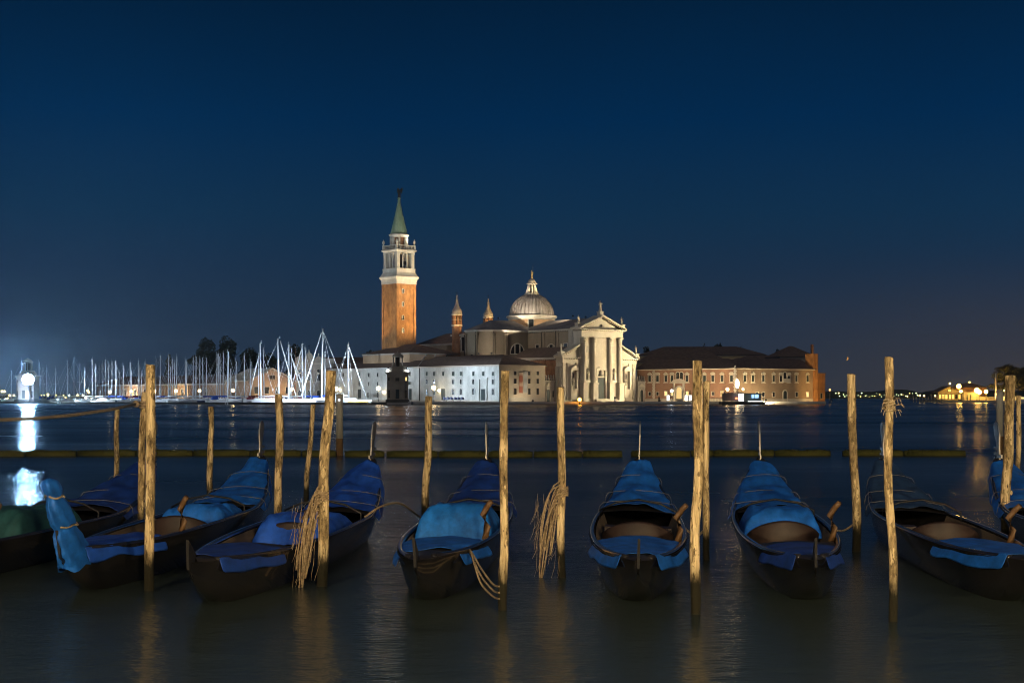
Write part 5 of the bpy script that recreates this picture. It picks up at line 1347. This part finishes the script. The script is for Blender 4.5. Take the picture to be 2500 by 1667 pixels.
# floating log boom
M_BOOM = mat('weedy_log', (.035, .040, .008), .9, (.12, .115, .026), 1.6, .5, 8, stretch=(.4, 1, 1))
for a_, b_ in ((-70, 60), (62, 186), (189, 330), (332, 470), (473, 610), (612, 735), (738, 820), (842, 938), (945, 1068), (1071, 1190), (1192, 1300), (1303, 1420), (1422, 1519), (1541, 1684), (1688, 1740), (1742, 1853), (1858, 1890), (1892, 2026), (2058, 2158), (2160, 2204), (2207, 2356)):
    D = 57.0 + .6*math.sin(a_*.004); X0, X1 = gx(a_, D), gx(b_, D)
    t = thing('floating_log', 'weed-grown log of the floating boom lying across the water', 'log', ((X0+X1)/2, D, 0), 0, 'logs of the floating boom')
    L = X1-X0
    pts = [(-L/2+L*i/8, .05*noise.noise((i, a_*.1, 0)), .07+.035*noise.noise((a_*.01+i*.4, 2, 0))) for i in range(9)]
    MB().tube(pts, lambda q: .175*(1 if .02 < q < .98 else .8), 10).build('timber', M_BOOM, t)
    w_ = MB(); rn = random.Random(a_)
    for k in range(int(L*9)):
        x = rn.uniform(-L/2, L/2); z = .2
        w_.tube([(x, -.06, z), (x+rn.uniform(-.05, .05), -.12, z+rn.uniform(.02, .08)), (x+rn.uniform(-.08, .08), -.2, z-rn.uniform(.0, .12))], .012, 3)
    o = w_.build('weed', M_BOOM, t); o['kind'] = 'stuff'

# ================================================================== GONDOLAS
M_LAC = mat('black_lacquer', (.010, .010, .012), .16, (.016, .015, .016), 3, spec=.5, coat=.3)
M_DECKW = mat('dark_deck', (.018, .016, .016), .5)
M_SEAT = mat('maroon_upholstery', (.018, .011, .010), .55, (.034, .021, .018), 6)
M_FLOOR = mat('floor_boards', (.06, .045, .03), .8, (.10, .075, .05), 6, stretch=(1, .2, 1))
M_FERRO = mat('bow_iron_steel', (.30, .29, .27), .45, metal=.9)
M_FORC = mat('walnut', (.10, .055, .025), .5)
M_PALE = mat('pale_cushion', (.30, .28, .24), .85, (.38, .35, .30), 5)
M_TRIM = mat('brass_trim', (.45, .30, .08), .35, metal=.8)
def tarp(name, c, c2=None): return mat('tarp_'+name, c, .62, c2 or tuple(v*.5 for v in c), 5.0, 1.0, 7, spec=.35, stretch=(1, .6, 1))
T_BLUE = tarp('blue', (.008, .125, .56)); T_ROYAL = tarp('royal', (.010, .075, .47)); T_DARK = tarp('navy', (.008, .045, .27))
T_TEAL = tarp('azure', (.008, .145, .56)); T_SLATE = tarp('slate', (.020, .055, .14)); T_GREEN = tarp('green', (.012, .065, .075)); T_LILAC = tarp('lilac', (.17, .18, .50))
GL = 10.7
M_CORD = mat('grey_cord', (.06, .065, .08), .9, (.13, .13, .14), 30)
def g_b(s): return .70*max(.03, (1-abs(2*s-1.02)**2.5))**.85 if 0 < s < 1 else .02
def g_sheer(s): return .46 + .80*max(0, (s-.66)/.34)**2.0 + .10*max(0, (.24-s)/.24)**1.8
def g_keel(s):
    k = -.22
    if s > .74: k += (g_sheer(1)*.80+.22)*((s-.74)/.26)**2
    if s < .22: k += (g_sheer(0)*.75+.22)*((.22-s)/.22)**2
    return k
def gondola_hull():
    N = 44; sec = []
    for i in range(N+1):
        s = i/N; b = g_b(s); zs = g_sheer(s); zk = g_keel(s); y = s*GL
        right = [(0, zk), (b*.55, zk+.03), (b*.80, zk+(zs-zk)*.45), (b, zs), (b, zs+.02)]
        ring = [(-x, z) for x, z in reversed(right)] + right[1:]
        sec.append([(x, y, z) for x, z in ring])
    k = len(sec[0]); vs = [p for q in sec for p in q]
    fs = [(i*k+j, i*k+j+1, (i+1)*k+j+1, (i+1)*k+j) for i in range(N) for j in range(k-1)]
    return MB().add(vs, fs, True)
def deck_strip(s0, s1, f=1.0, crown=.05, lift=.015, n=22, hang=0., wob=0., seed=0, notch=0.):
    """sheet across the boat between two stations; hang lets the edges drop over the gunwale"""
    k = 17; vs = []
    for i in range(n+1):
        s = s0+(s1-s0)*i/n; b = g_b(s)*f+ (.03 if hang else 0)
        for j in range(k):
            u = -1+2*j/(k-1); x = u*b
            z = g_sheer(s)+lift+crown*(1-u*u)
            if hang and abs(u) > .99: z -= hang*(.7+.6*(noise.noise((s*14, seed, u))*.5+.5)); x *= 1.06
            if wob: z += wob*(noise.noise((x*3.2, s*26, seed)) + .6*abs(noise.noise((x*9+s*30, s*40, seed+2)))); x += wob*.4*noise.noise((x*2, s*20, seed+7))
            yy = s*GL + (notch*(1-abs(u))*(1 if i == n else 0))
            vs.append((x, yy, z))
    fs = [(i*k+j, i*k+j+1, (i+1)*k+j+1, (i+1)*k+j) for i in range(n) for j in range(k-1)]
    return MB().add(vs, fs, True)
def g_inner(s0, s1):
    N = 20; vs = []
    for i in range(N+1):
        s = s0+(s1-s0)*i/N; b = g_b(s)-.09; zs = g_sheer(s)+.015
        vs += [(-b, s*GL, zs), (-b*.72, s*GL, .02), (b*.72, s*GL, .02), (b, s*GL, zs)]
    fs = [(i*4+j, i*4+j+1, (i+1)*4+j+1, (i+1)*4+j) for i in range(N) for j in range(3)]
    return MB().add(vs, fs, True)
def draped(x0, x1, y0, y1, z0, h, seed, n=26, sag=.1):
    """tarpaulin thrown over seats: a hump whose hem hangs free"""
    vs = []
    for i in range(n+1):
        for j in range(n+1):
            u, v = i/n*2-1, j/n*2-1
            e = max(abs(u), abs(v)); top = 1-max(0, (e-.62)/.38)**1.6
            x = (x0+x1)/2+(x1-x0)/2*u*(.94+.06*top); y = (y0+y1)/2+(y1-y0)/2*v
            z = z0 + h*top*(1-.25*(v*.5+.5)) + .06*noise.noise((u*2.4+seed, v*2.4, seed)) - .10*abs(noise.noise((u*5+seed, v*4, seed))) + .02*noise.noise((u*11, v*9, seed))
            vs.append((x, y, z))
    m = n+1
    return MB().add(vs, [(i*m+j, (i+1)*m+j, (i+1)*m+j+1, i*m+j+1) for i in range(n) for j in range(n)], True)
def smooth_mod(o, thick=.0, lv=1):
    if thick:
        md = o.modifiers.new('thickness', 'SOLIDIFY'); md.thickness = thick; md.offset = 0
    if lv:
        md = o.modifiers.new('smooth', 'SUBSURF'); md.levels = lv; md.render_levels = lv
    return o
GM = {}
def gondola(label, bow, stern, cover=T_BLUE, mid=None, aft=None, seat=True, sterncap=None, roll=0., cushion=None, seed=0):
    bx, by = bow; sx, sy = stern
    rz = math.atan2(-(bx-sx), by-sy)
    t = thing('gondola', label, 'gondola', (sx, sy, 0), rz, 'gondolas moored bow outwards')
    t.rotation_euler = (0, R(roll), rz)
    if not GM:
        GM['hull'] = gondola_hull().mesh('hull', M_LAC)
        GM['fore'] = deck_strip(.70, .985).mesh('fore_deck', M_DECKW)
        GM['aft'] = deck_strip(.015, .25).mesh('aft_deck', M_DECKW)
        GM['well'] = g_inner(.25, .70).mesh('well', M_FLOOR)
        sd = MB()
        GM['gun'] = []
        for s_ in (-1, 1):
            GM['gun'].append(MB().tube([(s_*(g_b(q/40)-.04), q/40*GL, g_sheer(q/40)+.03) for q in range(2, 40)], .038, 6).mesh('gunwale', M_LAC))
        fe = [(-.10, 0), (.06, -.02), (.10, .25), (.06, .50), (.10, .70), (.26, .86), (.30, 1.02), (.16, 1.10), (-.02, 1.04), (-.12, .86), (-.10, .62), (-.14, .40)]
        f = MB(); n = len(fe)
        f.add([(-.012, y, z) for y, z in fe]+[(.012, y, z) for y, z in fe], [tuple(range(n)), tuple(range(2*n-1, n-1, -1))]+[(i, (i+1) % n, n+(i+1) % n, n+i) for i in range(n)])
        for i in range(6): f.box(-.012, .012, .07, .28, .06+.10*i, .115+.10*i)
        f.box(-.012, .012, -.28, -.1, .42, .48)
        GM['ferro'] = f.mesh('bow_iron', M_FERRO)
        GM['stern'] = MB().add([(-.015, .05, -.05), (.015, .05, -.1), (.015, -.12, .05), (-.015, -.12, .05), (-.015, .1, .20), (.015, .1, .20), (.015, -.18, .38), (-.015, -.18, .38)],
                               [(0,1,2,3),(4,7,6,5),(0,3,7,4),(1,5,6,2),(2,6,7,3),(0,4,5,1)]).mesh('stern_iron', M_IRON)
        GM['forc'] = MB().tube([(0, 0, 0), (.03, .02, .18), (-.02, .05, .34), (.05, .0, .46), (.10, -.05, .52)], lambda q: .055-.02*q, 8).mesh('oarlock', M_FORC)
        bb = MB().box(-.50, .50, -.05, .48, .02, .26); vs = []; N_ = 20
        for i in range(N_+1):
            an = PI + PI*i/N_; hgt = .46+.26*math.sin(PI*i/N_)**1.5
            for rr, zz in ((.60, .05), (.66, hgt*.5), (.68, hgt), (.64, hgt+.04), (.58, hgt), (.52, hgt*.6), (.50, .28)):
                vs.append((rr*math.cos(an), .12+rr*.62*math.sin(an), zz))
        bb.add(vs, [(i*7+j, i*7+j+1, (i+1)*7+j+1, (i+1)*7+j) for i in range(N_) for j in range(6)], True)
        bb.frus(.24, .22, .26, .20, .17, .38, -.25, .22).frus(.24, .22, .26, .20, .17, .38, .25, .22)
        GM['bench'] = bb.mesh('bench', M_SEAT)
        GM['stool'] = MB().box(-.18, .18, -.18, .18, .26, .36).box(-.15, -.11, -.15, -.11, 0, .26).box(.11, .15, -.15, -.11, 0, .26).box(-.15, -.11, .11, .15, 0, .26).box(.11, .15, .11, .15, 0, .26).mesh('stool', M_SEAT)
        GM['rail'] = MB().tube([(-.60, 0, 0), (-.60, 0, .18), (-.35, 0, .30), (0, 0, .36), (.35, 0, .30), (.60, 0, .18), (.60, 0, 0)], .018, 6).mesh('back_rail', M_IRON)
    for k_, nm in (('hull', 'hull'), ('fore', 'fore_deck'), ('aft', 'aft_deck'), ('well', 'well')): link(nm, GM[k_], t)
    for g in GM['gun']: link('gunwale', g, t)
    link('bow_iron', GM['ferro'], t, (0, GL*.992, g_sheer(1)-.42))
    link('stern_iron', GM['stern'], t, (0, .05, g_sheer(0)-.1))
    link('oarlock', GM['forc'], t, (.52, GL*.30, g_sheer(.3)))
    if seat:
        bn_ = link('bench', GM['bench'], t, (0, GL*.46, .02)); bn_.scale = (.78, .9, .78); link('back_rail', GM['rail'], t, (0, GL*.62, .42))
        for s_ in (-1, 1): link('stool', GM['stool'], t, (s_*.33, GL*.58, .04))
    if cover: smooth_mod(deck_strip(.71, .965, 1.0, .07, .05, 16, .16, .08, seed).build('bow_cover', cover, t), .01)
    if cover:
        for q in (.75, .82, .90):
            b_ = g_b(q)+.045; zz = g_sheer(q)
            MB().tube([(b_*u*1.03, GL*(q+.004*math.sin(u*3+seed)), zz+.05+.07*(1-u*u)+.030-(.05 if abs(u) > .95 else 0)-(.14 if abs(u) > .99 else 0)) for u in (-1, -.96, -.88, -.6, -.3, 0, .3, .6, .88, .96, 1)], .006, 5).build('tie_cord', M_CORD, t)
    if mid:
        y0, y1, h, m = mid
        smooth_mod(draped(-.62, .62, GL*y0, GL*y1, .30, h, seed+3).build('seat_cover', m, t), .01)
    if aft:
        s0, s1, m = aft
        smooth_mod(deck_strip(s0, s1, 1.0, .03, .045, 12, .18, .03, seed+5, .5).build('stern_cover', m, t), .01)
    if sterncap:
        # cover pulled over the upturned stern
        cap = MB(); n = 44; k = 32; vs = []
        path = lambda q: Vector((-.05*q*q, .55-.85*q+.10*q*q, .52+.93*q**1.2))
        for i in range(n+1):
            q = i/n; p = path(q); pinch = 1-.22*math.exp(-((q-.45)/.05)**2)-.25*math.exp(-((q-.80)/.05)**2)
            cap_ = math.sqrt(max(.01, 1-max(0, (q-.93)/.07)**2)); rx = (.15-.07*q)*pinch*cap_; ry = (.52-.34*q)*pinch*cap_
            for j in range(k):
                an = 2*PI*j/k; fold = 1+.10*math.sin(7*an+9*q)+.10*noise.noise((math.cos(an)*3, math.sin(an)*3, q*14+seed))
                cx0 = math.copysign(abs(math.cos(an))**1.5, math.cos(an))
                vs.append((p.x+rx*fold*cx0, p.y+ry*fold*math.sin(an), p.z+(.10*noise.noise((an, 1, seed)) if i == 0 else 0)-(.16*(1-q)**2)))
        cap.add(vs, [(i*k+j, i*k+(j+1) % k, (i+1)*k+(j+1) % k, (i+1)*k+j) for i in range(n) for j in range(k)]+[tuple(n*k+j for j in range(k))], True)
        for q in (.45, .80):
            p = path(q); MB().tube([(p.x+(.135-.055*q)*math.cos(a_*PI/8), p.y+(.40-.26*q)*math.sin(a_*PI/8), p.z-.02*math.sin(a_)) for a_ in range(17)], .012, 6).build('hood_cord', M_ROPE, t)
        cap.build('stern_hood', sterncap, t)
    if cushion:
        for x in (-.28, .28): smooth_mod(MB().box(x-.24, x+.24, GL*.46+.02, GL*.46+.40, .29, .42).build('cushion', cushion, t), 0, 2)
    return t
gondola('gondola with dark blue bow cover and green seat cover at the left edge', (-6.72, 26.40), (-7.75, 15.80), T_DARK, (.36, .60, .55, T_GREEN), None, True, None, 1.5, None, 1)
gondola('gondola with bright blue bow cover and a blue hood over its upturned stern', (-4.78, 27.40), (-5.28, 16.70), T_BLUE, (.52, .66, .40, T_BLUE), (.04, .22, T_ROYAL), True, T_BLUE, -1.5, M_PALE, 2)
gondola('gondola with royal blue bow cover and rounded blue seat cover by the leaning post', (-2.62, 26.20), (-3.55, 15.60), T_ROYAL, (.42, .62, .42, T_ROYAL), (.05, .20, T_DARK), True, None, 2, None, 3)
gondola('gondola with azure cover over its seats by the rough bark post', (-.42, 26.40), (-1.05, 15.80), T_DARK, (.38, .58, .60, T_TEAL), (.12, .26, T_BLUE), True, None, -2, M_PALE, 4)
gondola('gondola with clear blue bow cover and open brown seats by the stout bark post', (2.32, 26.30), (1.38, 15.70), T_BLUE, None, (.06, .27, T_BLUE), True, None, 1.5, None, 5)
gondola('gondola with wide blue seat cover and grey cushions by the tall straight post', (4.62, 26.40), (3.38, 15.80), T_BLUE, (.46, .66, .48, T_BLUE), (.05, .18, T_DARK), True, None, -1, M_PALE, 6)
gondola('gondola with slate blue bow cover and pale cushions right of the tall straight post', (6.80, 26.30), (5.75, 15.70), T_SLATE, None, (.05, .25, T_BLUE), True, None, 2, M_PALE, 7)
gondola('gondola with royal blue bow cover at the right edge', (9.05, 26.50), (8.1, 15.90), T_BLUE, None, None, True, None, 0, None, 8)

# ================================================================== LOOSE MOORING ROPES
def rope_fan(label, base, side, seed, n=7):
    """a loose hank of rope hung on a post: base on the post's axis at the water, loops drooping to one side"""
    rn = random.Random(seed)
    th = thing('rope_hank', label, 'rope', base, 0, 'rope hanks on posts')
    def loop(r0, wmax):
        z1 = rn.uniform(1.0, 1.30); z2 = z1-rn.uniform(.05, .25); w = rn.uniform(.10, wmax); dz = rn.uniform(.55, 1.0)*z1; dy = rn.gauss(0, .05)
        pts = []; ph = rn.uniform(0, 6)
        for i in range(25):
            q = i/24; sag = math.sin(PI*q)
            x = side*(.03 + w*sag**.7*(1.0-.35*q)) + .012*math.sin(9*q+ph); z = z1+(z2-z1)*q - dz*sag**1.6
            pts.append((x, -.07+dy*sag+.02*math.sin(7*q+ph), z))
        return pts
    for k in range(n): MB().tube(loop(0, .36), rn.uniform(.008, .013), 6).build('loop', M_STRAND, th)
    cl_ = MB()
    for k in range(5): cl_.tube([(.075*math.cos(a_*PI/8), .075*math.sin(a_*PI/8), 1.08+.028*k+.01*math.sin(a_+k)) for a_ in range(17)], .014, 6)
    cl_.build('hitch', M_STRAND, th)
    fb_ = MB()
    for k in range(46):
        x = side*rn.uniform(.02, .36); z = rn.uniform(.35, 1.15); l = rn.uniform(.15, .45); ph = rn.uniform(0, 6)
        fb_.tube([(x+side*.05*q*q+.02*math.sin(5*q+ph)*q, -.07+rn.gauss(0, .02), z-l*q) for q in (0, .25, .5, .75, 1)], .0028, 4)
    o = fb_.build('loose_fibres', M_STRAND, th); o['kind'] = 'stuff'
    return th
M_STRAND = mat('dry_rope_strand', (.14, .10, .06), .9, (.34, .26, .16), 26)
hb = P(787, 1430, 18); rope_fan('loose hank of tan rope hanging on the leaning smooth post', (hb.x, hb.y, 0), -1, 3)
hb = P(1372, 1408, 18.9); rope_fan('loose hank of tan rope hanging on the golden split post', (hb.x, hb.y, 0), -1, 4)
def rope(label, pts, r=.016, nm='mooring_rope'):
    p0 = Vector(pts[0]); t = thing(nm, label, 'rope', p0, 0, 'mooring ropes')
    q = [Vector(p)-p0 for p in pts]; out = []
    for i in range(len(q)-1):
        a_, b_, c_, d_ = q[max(i-1, 0)], q[i], q[i+1], q[min(i+2, len(q)-1)]
        for k in range(6):
            u = k/6; out.append(.5*((2*b_)+(c_-a_)*u+(2*a_-5*b_+4*c_-d_)*u*u+(3*b_-a_-3*c_+d_)*u**3))
    out.append(q[-1]); MB().tube(out, r, 7).build('strand', M_STRAND, t)
for k, lab in enumerate(('upper tan mooring rope curving down to the rough bark post', 'middle tan mooring rope curving down to the rough bark post', 'lowest tan mooring rope curving down to the rough bark post')):
    rope(lab, [(-.60+.05*k, 18.0-.35*k, .52), (-.50+.03*k, 17.4-.2*k, .50-.07*k), (-.36, 16.8, .36-.09*k), (-.22, 16.3, .25-.07*k), (-.14, 15.95, .27-.07*k)], .012)
rope('tan mooring rope arching from the royal blue gondola to the pale post', [P(890, 1262, 22), P(930, 1236, 22.3), P(975, 1228, 23.5), P(1012, 1252, 25.5), P(1037, 1270, 26.8)], .018)
rope('mooring rope looping between the stout post and the open seated gondola', [(2.52, 21.5, .52), (2.64, 21.3, .38), (2.76, 21.1, .34), (2.85, 20.87, .48)], .018)
rope('mooring rope running from wide covered gondola to the kinked post', [(4.80, 22.5, .52), (4.95, 22.4, .36), (5.15, 22.2, .30), (5.30, 21.95, .45)], .016)

# ================================================================== STREET LAMPS OF THE NEAR QUAY (behind us)
def quay_lamp(x, y, power, label):
    t = thing('quay_lamp', label, 'street lamp', (x, y, .82), 0, 'lamps of the near quay')
    MB().lathe([(.24, 0), (.22, .5), (.10, .7), (.07, 3.6), (.10, 3.7), (.05, 3.9)], n=12).build('post', M_IRON, t)
    MB().tube([(-.55, 0, 3.75), (0, 0, 3.55), (.55, 0, 3.75)], .04, 6).build('arm', M_IRON, t)
    for k, (dx, z) in enumerate(((-.55, 3.8), (.55, 3.8), (0, 4.1))):
        gl_ = MB().lathe([(.10, 0), (.17, .30), (.17, .32), (.05, .45)], n=8, smooth=False).build('lantern', emis('pink_glass', (1.0, .74, .40), power), t, (dx, 0, z))
quay_lamp(-9, -5.5, 2900, 'three-armed street lamp on the near quay left of the viewer')
quay_lamp(3.5, -6.5, 2900, 'three-armed street lamp on the near quay behind the viewer')
quay_lamp(15, -5.5, 2900, 'three-armed street lamp on the near quay right of the viewer')

# each floodlight stands on a bracket down to whatever is below it
bpy.context.view_layer.update()
dg = bpy.context.evaluated_depsgraph_get()
for o in [o for o in C.objects if o.name.split('.')[0] == 'floodlight']:
    ok, hit, *_ = sc.ray_cast(dg, o.location - Vector((0, 0, .75)), Vector((0, 0, -1)))
    ln = (o.location.z - hit.z) if ok else o.location.z
    print('STAND', o['label'][:60], round(ln, 1))
    MB().tube([(0, 0, .1), (0, 0, -ln-.05)], .07, 6).build('stand', M_STEEL, o)

# ================================================================== SEA AIR
hz = MB().box(-1650, 1650, -60, 1900, -7, 76)
hm_ = bpy.data.materials.new('haze'); hm_.use_nodes = True; hn = hm_.node_tree; hn.nodes.clear()
ho_ = hn.nodes.new('ShaderNodeOutputMaterial'); hv = hn.nodes.new('ShaderNodeVolumePrincipled')
hv.inputs['Density'].default_value = .00019; hv.inputs['Color'].default_value = (.80, .86, .92, 1); hv.inputs['Anisotropy'].default_value = .85
hn.links.new(hv.outputs[0], ho_.inputs['Volume'])
tag(hz.build('haze', hm_), None, None, kind='stuff')
sc.cycles.volume_bounces = 0
